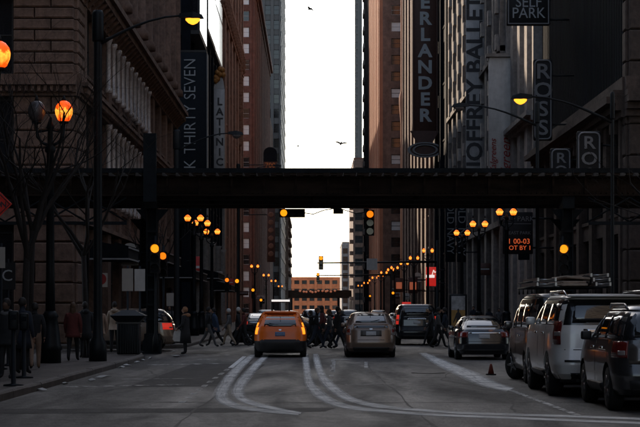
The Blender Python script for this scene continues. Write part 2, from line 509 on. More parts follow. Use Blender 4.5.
# ------------------------------------------------------------------ facades
def frame(side, plane):
    if side == 'L': return lambda a, d, z: (plane + d, a, z)
    if side == 'R': return lambda a, d, z: (plane - d, a, z)
    return lambda a, d, z: (a, plane - d, z)
def fbox(mb, side, plane, a0, a1, d0, d1, z0, z1):
    f = frame(side, plane)
    p, q = f(a0, d0, z0), f(a1, d1, z1)
    return mb.box(min(p[0], q[0]), max(p[0], q[0]), min(p[1], q[1]), max(p[1], q[1]), z0, z1)
WCACHE = {}
def window_mesh(side, ww, wh, mf, mp, bars=1):
    k = (side, round(ww, 3), round(wh, 3), mf, mp, bars)
    if k not in WCACHE:
        fr = MB(); t = .07
        sd = 'F' if side == 'F' else side
        for (a0, a1, z0, z1) in ((-ww / 2, -ww / 2 + t, 0, wh), (ww / 2 - t, ww / 2, 0, wh), (-ww / 2 + t, ww / 2 - t, 0, t), (-ww / 2 + t, ww / 2 - t, wh - t, wh)):
            fbox(fr, sd, 0, a0, a1, -.09, 0, z0, z1)
        for i in range(bars):
            z = wh * (i + 1) / (bars + 1)
            fbox(fr, sd, 0, -ww / 2 + t, ww / 2 - t, -.08, -.01, z - .03, z + .03)
        pn = fbox(MB(), sd, 0, -ww / 2 + t, ww / 2 - t, -.07, -.05, t, wh - t)
        WCACHE[k] = (fr.mesh('window', mf), pn.mesh('pane', mp))
    return WCACHE[k]
def put_window(root, side, plane, a, d, z, ww, wh, mf, mp, bars=1):
    f, p = window_mesh(side, ww, wh, mf, mp, bars)
    loc = Vector(frame(side, plane)(a, d, z)) - ORG[root.name]
    o = link('window', f, root, loc)
    link('pane', p, o)
    return o
def facade(root, side, plane, a0, a1, z0, z1, bay, pw, fl, mpier, msp, mf, mp, sp=1.0, nwin=1, zcap=None, pd=.25, sill=True, mp2=None, bars=1, wz0=None):
    n = max(1, round((a1 - a0) / bay)); bay = (a1 - a0) / n
    for i in range(n + 1):
        c = a0 + bay * i
        l, r = max(a0, c - pw / 2), min(a1, c + pw / 2)
        fbox(MB(), side, plane, l, r, -.5, pd - .05 * (i % 2) * 0, z0, z1).build('pier', mpier, root)
    nf = int((z1 - z0) / fl)
    for j in range(nf + 1):
        zz = z0 + fl * j
        h1 = min(zz + sp, z1)
        if h1 - zz > .1:
            mb = fbox(MB(), side, plane, a0 + .01, a1 - .01, -.5, -.02, zz + (0.001 if j else 0), h1)
            if sill: fbox(mb, side, plane, a0 + .02, a1 - .02, -.4, .06, h1 - .14, h1 + .02)
            mb.build('spandrel', msp, root)
    top = zcap or z1
    ow = (bay - pw) / nwin
    for j in range(nf):
        zz = z0 + fl * j
        if zz > top: break
        for i in range(n):
            for k in range(nwin):
                a = a0 + bay * i + pw / 2 + ow * (k + .5)
                m = mp2 if (mp2 and random.random() < .35) else mp
                put_window(root, side, plane, a, -.22, zz + sp + .02, ow - .02, fl - sp - .04, mf, m, bars)
def core(root, x0, x1, y0, y1, z1, m='core', roof='stone_dark'):
    o = bx(x0, x1, y0, y1, 0, z1 - .4).build('wall', m, root)
    bx(x0 - .1, x1 + .1, y0 - .1, y1 + .1, z1 - .4, z1).build('roof', roof, root)
    return o
def blocks(root, side, plane, a0, a1, z0, z1, ch, m, depth=.12, back=-.3, split=2):
    """courses of ashlar, each block its own piece with open joints; alternate courses break joint"""
    n = max(1, round((z1 - z0) / ch)); ch = (z1 - z0) / n
    cache = {}
    for j in range(n):
        if split == 1: cuts = [a0, a1]
        else:
            off = .35 if j % 2 else .62
            cuts = [a0, a0 + (a1 - a0) * off, a1]
        for q in range(len(cuts) - 1):
            l = cuts[q + 1] - cuts[q]
            k = round(l, 3)
            if k not in cache:
                mb = MB(); g = .022; c = .06
                # chamfered block face
                f = frame(side, 0)
                P = []
                for (ins, d) in ((g, back), (g, depth - c), (g + c, depth)):
                    for (a, z) in ((-l / 2 + ins, ins), (l / 2 - ins, ins), (l / 2 - ins, ch - ins), (-l / 2 + ins, ch - ins)):
                        P.append(f(a, d, z))
                fs = [(8, 9, 10, 11)]
                for r_ in (0, 4):
                    for e in range(4): fs.append((r_ + e, r_ + (e + 1) % 4, r_ + 4 + (e + 1) % 4, r_ + 4 + e))
                mb.add(P, fs)
                cache[k] = mb.mesh('stone_block', m)
            loc = Vector(frame(side, plane)((cuts[q] + cuts[q + 1]) / 2, random.uniform(-.01, .01), z0 + ch * j)) - ORG[root.name]
            link('stone_block', cache[k], root, loc)
def moulding(root, side, plane, a0, a1, steps, m, name='cornice', corner=False):
    """stacked bands: (z0, z1, projection)"""
    mb = MB()
    for z0, z1, d in steps: fbox(mb, side, plane, a0, a1, -.3, d, z0, z1)
    return mb.build(name, m, root)

# ---- the stone department store on the left corner beyond the railway
B = thing('department_store', 'brown stone corner store with rusticated piers and deep cornice behind leafless trees', 'building', (-25, 115, 0))
Y0, Y1 = 84.0, 146.0
core(B, -42, XL - .5, Y0 + .5, Y1 - .3, 42)
# front towards the cross street
for a0, a1 in ((-13.2, XL), (-18.9, -16.2), (-24.6, -21.9)):
    blocks(B, 'F', Y0, a0, a1, .15, 5.55, .9, 'stone_brown')
    blocks(B, 'F', Y0, a0, a1, 5.75, 11.1, .76, 'stone_brown')
    blocks(B, 'F', Y0, a0, a1, 12.05, 15.5, .5, 'stone_brown', depth=.16)
    bx(a0, a1, Y0, Y0 + .5, 17.5, 41.6).build('pier', 'stone_brown', B)
for a in (-14.7, -20.4):
    put_window(B, 'F', Y0, a, -.3, 12.1, 2.9, 5.2, 'frame_dark', 'glass_dark', 2)
    put_window(B, 'F', Y0, a, -.3, 7.4, 2.9, 3.6, 'frame_dark', 'glass_dark', 1)
    put_window(B, 'F', Y0, a, -.3, .7, 2.9, 4.4, 'frame_dark', 'glass_dark', 1)
    fbox(MB(), 'F', Y0, a - 1.5, a + 1.5, -.45, .0, 5.75, 7.35).build('spandrel', 'stone_brown', B)
    fbox(MB(), 'F', Y0, a - 1.5, a + 1.5, -.45, .0, 17.5, 19).build('spandrel', 'stone_brown', B)
    fbox(MB(), 'F', Y0, a - 1.5, a + 1.5, -.45, .05, .15, .68).build('plinth', 'stone_dark', B)
    for z in (21.5, 26, 30.5, 35): put_window(B, 'F', Y0, a, -.3, z, 2.9, 3.4, 'frame_dark', 'glass_dark', 1)
belt = [(11.1, 11.25, .22), (11.25, 11.55, .34), (11.55, 11.72, .60), (11.72, 12.05, .30)]
low = [(5.55, 5.75, .25)]
crown = [(15.5, 15.8, .20), (15.8, 16.15, .35), (16.15, 16.5, .80), (16.5, 16.8, 1.0), (16.8, 17.1, .55), (17.1, 17.5, .25)]
for st, nm in ((belt, 'belt_course'), (low, 'string_course'), (crown, 'cornice')):
    moulding(B, 'F', Y0, -30, XL + st[0][2] * .5, st, 'stone_brown', nm)
    moulding(B, 'L', XL, Y0 + .01 + (0 if nm == 'string_course' else .0), Y1, [(z0 + .003, z1 - .003, d) for z0, z1, d in st], 'stone_brown', nm)
mb = MB()
for i in range(70): mb.box(-30 + i * .28, -29.86 + i * .28, Y0 - .50, Y0 - .3, 11.28, 11.52)
tag(mb.build('dentil_course', 'stone_brown', B), kind='stuff')
mb = MB()
for i in range(190): mb.box(XL + .3, XL + .52, Y0 + .5 + i * .32, Y0 + .66 + i * .32, 11.28, 11.52)
tag(mb.build('dentil_course', 'stone_brown', B), kind='stuff')
# brackets under the big cornice
bk = MB().add([(0, -.16, 0), (0, .16, 0), (.62, -.16, .6), (.62, .16, .6), (0, -.16, .68), (0, .16, .68), (.62, -.16, .68), (.62, .16, .68)],
              [(0, 1, 3, 2), (2, 3, 7, 6), (4, 6, 7, 5), (0, 2, 6, 4), (1, 5, 7, 3), (0, 4, 5, 1)]).mesh('bracket', 'stone_brown')
for i in range(46): link('bracket', bk, B, Vector((XL + .15, Y0 + .8 + i * 1.34, 15.47)) - ORG[B.name])
# long side towards the street
blocks(B, 'L', XL, Y0 + .15, Y0 + 2.6, .15, 5.55, .9, 'stone_brown')
blocks(B, 'L', XL, Y0 + .15, Y0 + 2.6, 5.75, 11.1, .76, 'stone_brown')
blocks(B, 'L', XL, Y0 + .18, Y0 + 2.6, 12.05, 15.5, .5, 'stone_brown', depth=.16)
blocks(B, 'L', XL, Y0 + .15, Y0 + 2.6, 17.5, 24, .72, 'stone_brown')
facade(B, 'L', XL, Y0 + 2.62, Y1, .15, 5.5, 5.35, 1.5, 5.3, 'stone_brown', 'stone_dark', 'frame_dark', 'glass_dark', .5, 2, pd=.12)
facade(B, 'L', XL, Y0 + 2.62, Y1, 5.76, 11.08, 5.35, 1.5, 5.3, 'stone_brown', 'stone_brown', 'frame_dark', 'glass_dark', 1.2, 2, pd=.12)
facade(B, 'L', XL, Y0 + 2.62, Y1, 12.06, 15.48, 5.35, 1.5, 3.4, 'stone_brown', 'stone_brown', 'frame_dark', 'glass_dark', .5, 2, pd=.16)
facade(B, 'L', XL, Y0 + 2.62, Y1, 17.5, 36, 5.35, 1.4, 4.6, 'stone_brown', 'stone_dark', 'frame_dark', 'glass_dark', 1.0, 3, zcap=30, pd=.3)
for i in range(12):     # engaged half columns catching the light between the bays
    y = Y0 + 2.62 + 4.948 * i
    MB().lathe([(.62, 17.5), (.62, 17.9), (.46, 18.1), (.42, 27.5), (.44, 35.2), (.6, 35.5), (.62, 36)], (XL + .3, y, 0), 14).build('half_column', 'stone_brown', B)
for i in range(11):     # added pale glossy colonnettes, imitating reflected sunlight on the middle storeys
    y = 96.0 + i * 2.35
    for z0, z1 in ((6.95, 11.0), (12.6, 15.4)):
        MB().lathe([(.20, z0), (.20, z0 + .2), (.13, z0 + .3), (.12, z1 - .35), (.19, z1 - .2), (.21, z1)], (XL + .22, y, 0), 12).build('glint_colonnette', 'stone_sun_glint', B)
def awning(root, y0, y1, x0, x1, z0, z1):
    o = MB().add([(x0, y0, z0), (x1, y0, z0), (x1, y1, z0), (x0, y1, z0), (x0, y0, z1), (x1, y0, z0 + .55), (x1, y1, z0 + .55), (x0, y1, z1)],
             [(0, 3, 2, 1), (4, 5, 6, 7), (0, 1, 5, 4), (1, 2, 6, 5), (2, 3, 7, 6), (3, 0, 4, 7)]).build('awning', 'awning', root)
    t = MB()
    t.box(x1, x1 + .03, y0 - .02, y1, z0 + .50, z0 + .58); t.box(x1, x1 + .03, y0 - .02, y1, z0 - .02, z0 + .05)
    t.box(x0, x1, y0 - .03, y0 - .005, z0 - .02, z0 + .05)
    t.build('trim', 'trim_pale', o)
awning(B, 88.0, 93.0, XL + .2, XL + 2.0, 4.0, 4.9)
awning(B, 99.0, 104.5, XL + .2, XL + 1.8, 4.2, 5.2)
awning(B, 110.0, 120.0, XL + .2, XL + 2.2, 4.4, 5.4)
awning(B, 126.0, 143.0, XL + .2, XL + 2.6, 3.8, 5.0)

# ---- near left building (beyond the frame's edge, it closes the street)
def plain_block(name, label, x0, x1, y0, y1, z1, mp_, face, mf='frame_dark', bay=5.0, fl=4.2, front=True, pane='glass_dark', zcap=16, nwin=2):
    b = thing(name, label, 'building', ((x0 + x1) / 2, (y0 + y1) / 2, 0))
    core(b, x0 + .5, x1 - .5, y0 + .5, y1 - .5, z1)
    side = 'L' if face == 'L' else 'R'
    pl = x1 if face == 'L' else x0
    facade(b, side, pl, y0, y1, .15, z1 - .5, bay, 1.1, fl, mp_, mp_, mf, pane, 1.1, nwin, zcap=zcap)
    bx(x0, x1, y1 - .5, y1, .1, z1 - .5).build('side_wall', mp_, b)
    if front: bx(x0, x1, y0 - .02, y0 + .48, .1, z1 - .5).build('side_wall', mp_, b)
    return b
plain_block('office_block', 'dark brick office block on the near left side of the street', -40, XL, -60, 58, 42, 'stone_dark', 'L')
plain_block('office_block', 'grey stone office block on the near right side behind the parked cars', XR, 44, -60, 58, 44, 'stone_grey', 'R')

# ---- glass mall with projecting bays (left, second block)
B = thing('glass_mall', 'dark mall front with white reflecting glass bays beside the tall navy blade sign', 'building', (-26, 185, 0))
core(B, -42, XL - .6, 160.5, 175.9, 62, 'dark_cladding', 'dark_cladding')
core(B, -42, XL - .62, 176, 198, 45, 'dark_cladding', 'dark_cladding')  # unseen roof shaped low here so sun passes to the pharmacy windows
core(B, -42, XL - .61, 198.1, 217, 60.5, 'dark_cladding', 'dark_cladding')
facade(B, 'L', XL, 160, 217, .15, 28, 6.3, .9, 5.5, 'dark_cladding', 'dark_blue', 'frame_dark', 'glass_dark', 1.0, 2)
for i, (ya, yb) in enumerate(((160.5, 171), (171.6, 183), (183.6, 198), (198.6, 216.6))):
    x1 = XL + (1.0, .2, .45, .25)[i]; zb = (25, 25.5, 28.6, 29.0)[i]
    f = MB()
    f.box(XL - .6, x1, ya, yb, zb, (61, 50, 50, 60)[i])
    q = f.build('bay', 'frame_dark', B)
    nn = 3
    for k in range(nn):
        for lv in range(4):
            l = ya + (yb - ya) * k / nn + .12; r = ya + (yb - ya) * (k + 1) / nn - .12
            z = zb + .35 + lv * 5.0
            bx(x1 + .002, x1 + .03, l, r, z, z + 4.7).build('pane', 'glass_mirror', q)
    for lv in range(4):
        z = zb + .35 + lv * 5
        bx(XL - .4, x1 - .15, ya - .03, ya - .002, z, z + 4.6).build('pane', 'glass_dark', q)
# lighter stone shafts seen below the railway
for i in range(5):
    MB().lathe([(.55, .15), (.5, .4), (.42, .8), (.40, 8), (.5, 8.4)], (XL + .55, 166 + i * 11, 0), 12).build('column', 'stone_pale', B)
awning(B, 164, 176, XL + .2, XL + 2.4, 4.4, 5.4)
awning(B, 186, 204, XL + .2, XL + 2.6, 3.6, 4.8)

# ---- terracotta building (left)
B = thing('terracotta_building', 'warm terracotta front with ornate carved band beside the grey restaurant sign', 'building', (-25, 250, 0))
core(B, -42, XL - .5, 217.6, 284.6, 52, 'terracotta_dark', 'terracotta')
facade(B, 'L', XL, 217.4, 285, .15, 50, 9.6, 3.2, 4.6, 'terracotta', 'terracotta', 'frame_dark', 'glass_dark', 1.4, 2, zcap=48, pd=.22)
moulding(B, 'L', XL, 217.4, 285, [(36.5, 36.9, .3), (36.9, 39.6, .26), (39.6, 40.2, .42)], 'terracotta', 'belt_course')
moulding(B, 'L', XL, 217.4, 285, [(50, 50.6, .4), (50.6, 51.4, .6), (51.4, 52, .4)], 'terracotta', 'cornice')
cm = MB().lathe([(.12, -.5), (.42, -.42), (.55, -.1), (.40, .15), (.62, .5), (.3, .9), (.45, 1.2), (.1, 1.5)], (0, 0, 0), 9).mesh('carved_boss', 'terracotta_dark')
for i in range(24):
    for j in range(2):
        o = link('carved_boss', cm, B, Vector((XL + .1, 218.4 + i * 2.8 + j * 1.3, 37.3 + j * 1.0)) - ORG[B.name]); o.rotation_euler.z = i * .7
for i in range(4):
    for j in range(7):
        o = link('carved_boss', cm, B, Vector((XL + .05, 270.5 + (i % 2) * 2, 25.5 + j * 1.75 + i * .3)) - ORG[B.name]); o.rotation_euler.z = i + j
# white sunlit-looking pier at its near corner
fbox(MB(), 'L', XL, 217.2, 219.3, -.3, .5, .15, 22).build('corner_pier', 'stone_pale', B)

# ---- red brick block (left)
B = thing('brick_block', 'red brick block with a column of pale blinds in its end wall', 'building', (-25, 392, 0))
core(B, -40, XL - .5, 331.5, 452.5, 60, 'brick_red', 'brick_red')
bx(-13.6, -12.05, 331, 331.5, 0, 59.9).build('end_wall', 'brick_red', B)
bx(-10.85, XL, 331, 331.5, 0, 59.9).build('end_wall', 'brick_red', B)
bx(-40, -13.61, 331.1, 331.5, 0, 59.9).build('end_wall', 'brick_red', B)
for k in range(21):
    z0 = 1.2 + k * 2.83
    bx(-12.05, -10.85, 331.02, 331.5, z0 - (1.2 if k == 0 else 1.1), z0).build('spandrel', 'brick_red', B)
    put_window(B, 'F', 331.0, -11.45, -.2, z0, 1.2, 1.72, 'frame_white', 'glass_blind' if k % 3 else 'glass_dark', 1)
facade(B, 'L', XL, 331.2, 453, .15, 58, 6.0, 2.0, 2.9, 'brick_red', 'brick_red', 'frame_dark', 'glass_dark', 1.2, 1, zcap=10, pd=.5)
moulding(B, 'L', XL, 331.2, 453, [(57.5, 58.2, .7), (58.2, 59.2, 1.2), (59.2, 60, .8)], 'brick_red', 'cornice')
# ---- grey tower (left, far)
B = thing('office_tower', 'tall grey office tower with banded windows closing the left side of the sky gap', 'building', (-30, 540, 0))
core(B, -50, -8.7, 500.5, 580, 135, 'tower_grey', 'tower_grey')
facade(B, 'F', 500, -26.4, -8.2, .15, 134, 2.275, .75, 3.9, 'tower_grey', 'tower_grey', 'frame_dark', 'glass_dark', 1.5, 1, zcap=84, pd=.35)
bx(-8.72, -8.2, 500.2, 580, 0, 134.5).build('side_wall', 'tower_grey', B)
for k in range(33): bx(-8.2, -8.06, 500.2, 580, 4 + k * 3.9, 5.1 + k * 3.9).build('balcony_band', 'tower_green', B)
B = thing('brick_block', 'low dark brick block in the gap before the tall grey tower', 'building', (-25, 470, 0))
core(B, -40, XL - .5, 455.5, 498, 50, 'brick_brown', 'brick_brown')
facade(B, 'L', XL, 455, 498.5, .15, 49, 5.4, 1.8, 3.6, 'brick_brown', 'brick_brown', 'frame_dark', 'glass_dark', 1.2, 2, zcap=6)
B = thing('brick_block', 'distant dark block with stepped balconies at the left end of the street', 'building', (-25, 700, 0))
core(B, -40, -8.3, 640, 760, 36, 'stone_dark', 'stone_dark')
facade(B, 'F', 639.6, -20, -8, .15, 35, 3, .9, 3.6, 'stone_dark', 'stone_dark', 'frame_dark', 'glass_dark', 1.2, 1, zcap=34)
for k in range(6): bx(-8.3, -7.3, 640, 700, 14 + k * 3.6, 15.1 + k * 3.6).build('balcony', 'stone_dark', B)

# ---- right side
B = thing('discount_store_block', 'dark ribbed corner block above a stone shopfront cornice on the right', 'building', (30, 100, 0))
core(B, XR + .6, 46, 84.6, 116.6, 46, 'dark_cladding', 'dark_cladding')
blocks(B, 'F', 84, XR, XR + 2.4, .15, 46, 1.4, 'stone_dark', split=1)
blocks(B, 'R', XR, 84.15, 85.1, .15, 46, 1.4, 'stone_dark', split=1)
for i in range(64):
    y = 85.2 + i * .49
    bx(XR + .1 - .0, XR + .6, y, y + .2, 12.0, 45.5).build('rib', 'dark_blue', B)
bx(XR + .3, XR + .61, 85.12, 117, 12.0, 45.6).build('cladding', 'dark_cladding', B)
facade(B, 'R', XR, 85.12, 117, .15, 10.2, 4.55, 1.0, 5.0, 'stone_dark', 'stone_dark', 'frame_dark', 'glass_dark', .9, 2, pd=.2)
facade(B, 'F', 84, XR + 2.42, 40, .15, 10.2, 3.4, .8, 5.0, 'stone_dark', 'stone_dark', 'frame_dark', 'glass_dark', .9, 1, pd=.1)
facade(B, 'F', 84, XR + 2.42, 40, 12, 45, 3.4, .8, 4.6, 'stone_dark', 'stone_dark', 'frame_dark', 'glass_dark', 1.4, 1, zcap=20, pd=.1)
moulding(B, 'R', XR, 84.2, 117, [(10.2, 10.5, .3), (10.5, 10.8, .55), (10.8, 11.1, .95), (11.1, 11.4, .65), (11.4, 11.98, .25)], 'stone_dark')
moulding(B, 'F', 84, XR - .15, 40, [(10.21, 10.49, .3), (10.51, 10.79, .55), (10.81, 11.09, .95), (11.11, 11.39, .65), (11.41, 11.97, .25)], 'stone_dark')
for i in range(8): bx(XR - .5, XR + .2, 86 + i * 4, 86.35 + i * 4, 9.6, 10.25).build('bracket', 'stone_dark', B)

B = thing('pharmacy_building', 'pale stone building with sunlit upper windows beside the white pharmacy sign', 'building', (30, 126, 0))
core(B, XR + .6, 46, 117.6, 134, 44, 'core', 'stone_grey')
facade(B, 'R', XR, 117.2, 134.2, .15, 43.5, 4.25, 1.5, 4.3, 'stone_pale', 'stone_grey', 'frame_white', 'glass_dark', 1.3, 2, zcap=34, pd=.35, mp2='glass_blind')
moulding(B, 'R', XR, 117.2, 134.2, [(13.4, 13.7, .5), (13.7, 14.0, .8)], 'stone_pale')

B = thing('ballet_tower', 'grey stone tower with ribbed pilasters behind the ballet banner', 'building', (30, 160, 0))
core(B, XR + .6, 46, 134.6, 185.6, 62, 'core', 'stone_grey')
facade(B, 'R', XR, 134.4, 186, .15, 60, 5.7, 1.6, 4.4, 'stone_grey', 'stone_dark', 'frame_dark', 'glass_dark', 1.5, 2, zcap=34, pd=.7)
for k in range(12):
    for i in range(9):
        y = 135.6 + i * 5.73
        if k > 1: bx(XR - .95, XR - .68, y - .4, y + .4, 4.6 + k * 2.6, 5.7 + k * 2.6).build('carved_panel', 'stone_pale', B)
for z in (7.6, 20, 33): moulding(B, 'R', XR, 134.4, 186, [(z, z + .4, .85)], 'stone_grey', 'belt_course')

B = thing('theatre_building', 'near black theatre building beside the long brown vertical sign', 'building', (30, 200, 0))
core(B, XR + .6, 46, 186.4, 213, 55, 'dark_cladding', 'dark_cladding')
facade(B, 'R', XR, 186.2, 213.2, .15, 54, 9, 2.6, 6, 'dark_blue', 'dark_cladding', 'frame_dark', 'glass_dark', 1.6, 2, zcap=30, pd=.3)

B = thing('rounded_corner_block', 'brown block with a rounded corner pier catching the sun', 'building', (30, 255, 0))
core(B, XR + .6, 46, 213.6, 290, 66, 'brick_brown', 'brick_brown')
facade(B, 'R', XR, 213.4, 288, .15, 64, 8.2, 3.0, 3.8, 'brick_brown', 'brick_brown', 'frame_dark', 'glass_dark', 1.5, 2, zcap=10, pd=.3)
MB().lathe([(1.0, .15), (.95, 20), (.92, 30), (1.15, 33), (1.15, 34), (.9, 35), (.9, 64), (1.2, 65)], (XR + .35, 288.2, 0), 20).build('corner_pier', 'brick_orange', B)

B = thing('window_column_block', 'orange brick block with one column of windows in its end wall', 'building', (24, 327, 0))
core(B, 11.7, 46, 300.5, 353.6, 112, 'brick_brown', 'brick_brown')
bx(11.2, 12.5, 300, 300.5, 0, 111).build('end_wall', 'brick_brown', B)
bx(14.0, 46, 300, 300.5, 0, 111).build('end_wall', 'brick_brown', B)
for k in range(42):
    z0 = 1.2 + k * 2.62
    bx(12.5, 14.0, 300.02, 300.5, z0 - 1.1, z0).build('spandrel', 'brick_brown', B)
    put_window(B, 'F', 300, 13.25, -.2, z0, 1.48, 1.5, 'frame_white' if k > 16 else 'frame_dark', 'glass_blind' if k % 4 == 1 else 'glass_dark', 1)
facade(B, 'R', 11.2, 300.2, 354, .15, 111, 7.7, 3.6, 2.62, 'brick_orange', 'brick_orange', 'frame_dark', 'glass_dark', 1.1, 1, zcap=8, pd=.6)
B = thing('dark_slab_block', 'narrow dark slab block beyond the sunlit orange brick facade', 'building', (24, 380, 0))
core(B, 11.8, 46, 355, 402, 128, 'tower_green', 'tower_green')
facade(B, 'R', 11.2, 354.6, 402, .15, 127, 5.2, .9, 3.5, 'dark_cladding', 'tower_green', 'frame_dark', 'glass_dark', 1.2, 1, zcap=6, pd=.3)
for k in range(35): bx(10.6, 11.0, 392, 399, 3.4 + k * 3.5, 4.5 + k * 3.5).build('balcony', 'stone_grey', B)
B = thing('slender_tower', 'slender grey green tower at the right edge of the sky', 'building', (22.2, 905, 0))
core(B, 20.6, 23.6, 900, 912, 175, 'tower_green', 'tower_grey')
bx(20.35, 20.75, 899.6, 911, 0, 174).build('pier', 'tower_grey', B); bx(21.7, 22.3, 899.6, 911, 0, 174).build('pier', 'tower_grey', B); bx(23.3, 23.7, 899.6, 911, 0, 152).build('pier', 'tower_grey', B)
for k in range(48): bx(20.75, 21.7, 899.7, 900.1, 3 + k * 3.6, 4.2 + k * 3.6).build('spandrel', 'tower_grey', B)
B = thing('balcony_block', 'distant brick block with projecting balconies beside the sky gap', 'building', (28, 640, 0))
core(B, 13.3, 40, 600, 680, 50, 'brick_brown', 'brick_red')
facade(B, 'F', 599.7, 13, 24, .15, 49, 3.6, 1.1, 3.6, 'brick_brown', 'brick_brown', 'frame_dark', 'glass_dark', 1.3, 1, zcap=48)
for k in range(12): bx(11.9, 13.2, 600, 606, 5 + k * 3.6, 6.1 + k * 3.6).build('balcony', 'brick_brown', B)
B = thing('pale_low_block', 'pale distant block lower than its neighbours at the street end', 'building', (26, 820, 0))
core(B, 12.5, 40, 780, 850, 30, 'stone_pale', 'stone_pale')
facade(B, 'F', 779.7, 12.2, 24, .15, 29, 3.0, .9, 3.4, 'stone_pale', 'stone_pale', 'frame_dark', 'glass_dark', 1.2, 1)
# ---- red building closing the street, and the second railway bridge in front of it
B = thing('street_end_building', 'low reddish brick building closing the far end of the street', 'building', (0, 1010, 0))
core(B, -22, 26, 1000.5, 1030, 19.5, 'brick_sunlit', 'brick_sunlit')
facade(B, 'F', 1000, -22, 26, .15, 18, 4, 1.4, 4.4, 'brick_sunlit', 'brick_sunlit', 'frame_dark', 'glass_dark', 2.4, 1)
B = thing('rail_bridge', 'distant rusty railway bridge crossing the far end of the street', 'bridge', (0, 640, 0))
bx(-60, 60, 640, 641, 6.0, 8.4).build('girder', 'steel_rust', B)
bx(-60, 60, 648, 649, 6.0, 8.4).build('girder', 'steel_rust', B)
bx(-60, 60, 641, 648, 8.0, 8.6).build('deck', 'steel_l', B)
for x in (-7, 9):
    for y in (640.2, 648.2): bx(x - .35, x + .35, y, y + .6, 0, 6.4).build('column', 'steel_l', B)
# ------------------------------------------------------------------ elevated railway across the street
E = thing('elevated_railway', 'dark riveted steel elevated railway crossing the street on columns', 'railway', (0, 75, 0))
LY0, LY1, ZB, ZT = 71.0, 79.5, 5.93, 6.60
def girder(y, near):
    g = MB()
    g.box(-62, 62, y - .02, y + .02, ZB, ZT)
    g.box(-62, 62, y - .19, y + .19, ZB - .03, ZB + .02); g.box(-62, 62, y - .19, y + .19, ZT - .02, ZT + .03)
    o = g.build('girder', 'steel_rust', E)
    st = bx(-.04, .04, -.17, .17, ZB + .02, ZT - .02).mesh('stiffener', 'steel_rust')
    for i in range(60): link('stiffener', st, o, Vector((-35.4 + i * 1.2, y, 0)) - ORG[E.name])
    return o
for y in (LY0, LY0 + 2.7, LY0 + 5.8, LY1): girder(y, y == LY0)
tie = bx(-.12, .12, LY0 - .55, LY1 + .55, ZT + .04, ZT + .22)
tm = tie.mesh('tie', 'timber', (0, 75, 0))
for i in range(150): link('tie', tm, E, (-37.2 + i * .5, 0, 0))
for y in (LY0 + 1.2, LY0 + 2.65, LY0 + 5.85, LY0 + 7.3): bx(-62, 62, y - .04, y + .04, ZT + .22, ZT + .38).build('rail', 'steel_rust', E)
for k, y in enumerate((LY0 - .5, LY0 - .22, LY1 + .25, LY1 + .52)):
    for i in range(14): bx(-42 + i * 6.0 + .012, -36 + i * 6.0 - .012, y - .13, y + .13, ZT + .221, ZT + .275).build('walkway_plank', 'timber', E)
for y in (LY0 - .62, LY1 + .66): bx(-62, 62, y - .02, y + .02, ZT + .12, ZT + .29).build('fascia', 'steel_l', E)
rv = MB()
for i in range(330):
    x = -33 + i * .2
    for z in (ZB + .07, ZT - .07): rv.box(x - .02, x + .02, LY0 - .21, LY0 - .02, z - .02, z + .02)
tag(rv.build('rivets', 'steel_rust', E), kind='stuff')
# cross braces between the girders
for i in range(15):
    x = -28 + i * 4
    m = MB()
    m.box(x - .05, x + .05, LY0 + .1, LY1 - .1, ZB + .1, ZB + .2)
    m.build('cross_brace', 'steel_l', E)
# bents: columns with flanges, base, knee braces and the cross girder they carry
for xn, xf in ((-21.5, -21.5), (-6.0, -6.95), (9.58, 10.55), (25.0, 25.0)):
    ya, yb, z0, z1 = LY0 - .1, LY1 + .1, ZB - .5, ZB - .035
    MB().add([(xn - .22, ya, z0), (xn + .22, ya, z0), (xf + .22, yb, z0), (xf - .22, yb, z0), (xn - .22, ya, z1), (xn + .22, ya, z1), (xf + .22, yb, z1), (xf - .22, yb, z1)],
             [(0, 3, 2, 1), (4, 5, 6, 7), (0, 1, 5, 4), (1, 2, 6, 5), (2, 3, 7, 6), (3, 0, 4, 7)]).build('cross_girder', 'steel_l', E)
    for x, y in ((xn, LY0 + .35), (xf, LY1 - .35)):
        m = MB()
        m.box(x - .21, x - .15, y - .2, y + .2, .1, ZB - .5); m.box(x + .15, x + .21, y - .2, y + .2, .1, ZB - .5)
        m.box(x - .15, x + .15, y - .03, y + .03, .1, ZB - .5)
        for k in range(8): m.box(x - .22, x + .22, y - .21, y - .17, .7 + k * .55, .78 + k * .55)
        c = m.build('column', 'steel_l', E)
        b = MB(); b.box(x - .34, x + .34, y - .34, y + .34, 0, .5); b.box(x - .28, x + .28, y - .28, y + .28, .5, .75)
        b.build('base', 'steel_l', c)
        for sx in (-1, 1):
            k = MB().prism([(x + sx * .2, ZB - 1.0), (x + sx * .62, ZB - .51), (x + sx * .2, ZB - .51)], y - .06, y + .06)
            k.build('knee_brace', 'steel_l', c)
bx(-6.22, -5.75, LY0 - .98, LY0 - .68, ZB - .3, 8.15).build('signal_post', 'steel_l', E)
bx(.9, 1.32, LY1 + .75, LY1 + .9, ZB - .22, ZB - .02).build('junction_box', 'steel_l', E)
# lattice bracing of the platform side, right and left of the street
for x0, x1 in ((10.3, 24.0), (-20.5, -6.9)):
    n = 9; d = (x1 - x0) / n
    for i in range(n):
        for s in (0, 1):
            a = (x0 + d * i, LY0 - .25, ZB - 1.0 if s else ZB - .1); b = (x0 + d * (i + 1), LY0 - .25, ZB - .1 if s else ZB - 1.0)
            MB().tube([a, b], .035, 5).build('lattice_bar', 'steel_l', E)
    bx(x0, x1, LY0 - .32, LY0 - .18, ZB - 1.12, ZB - 1.0).build('lower_chord', 'steel_l', E)

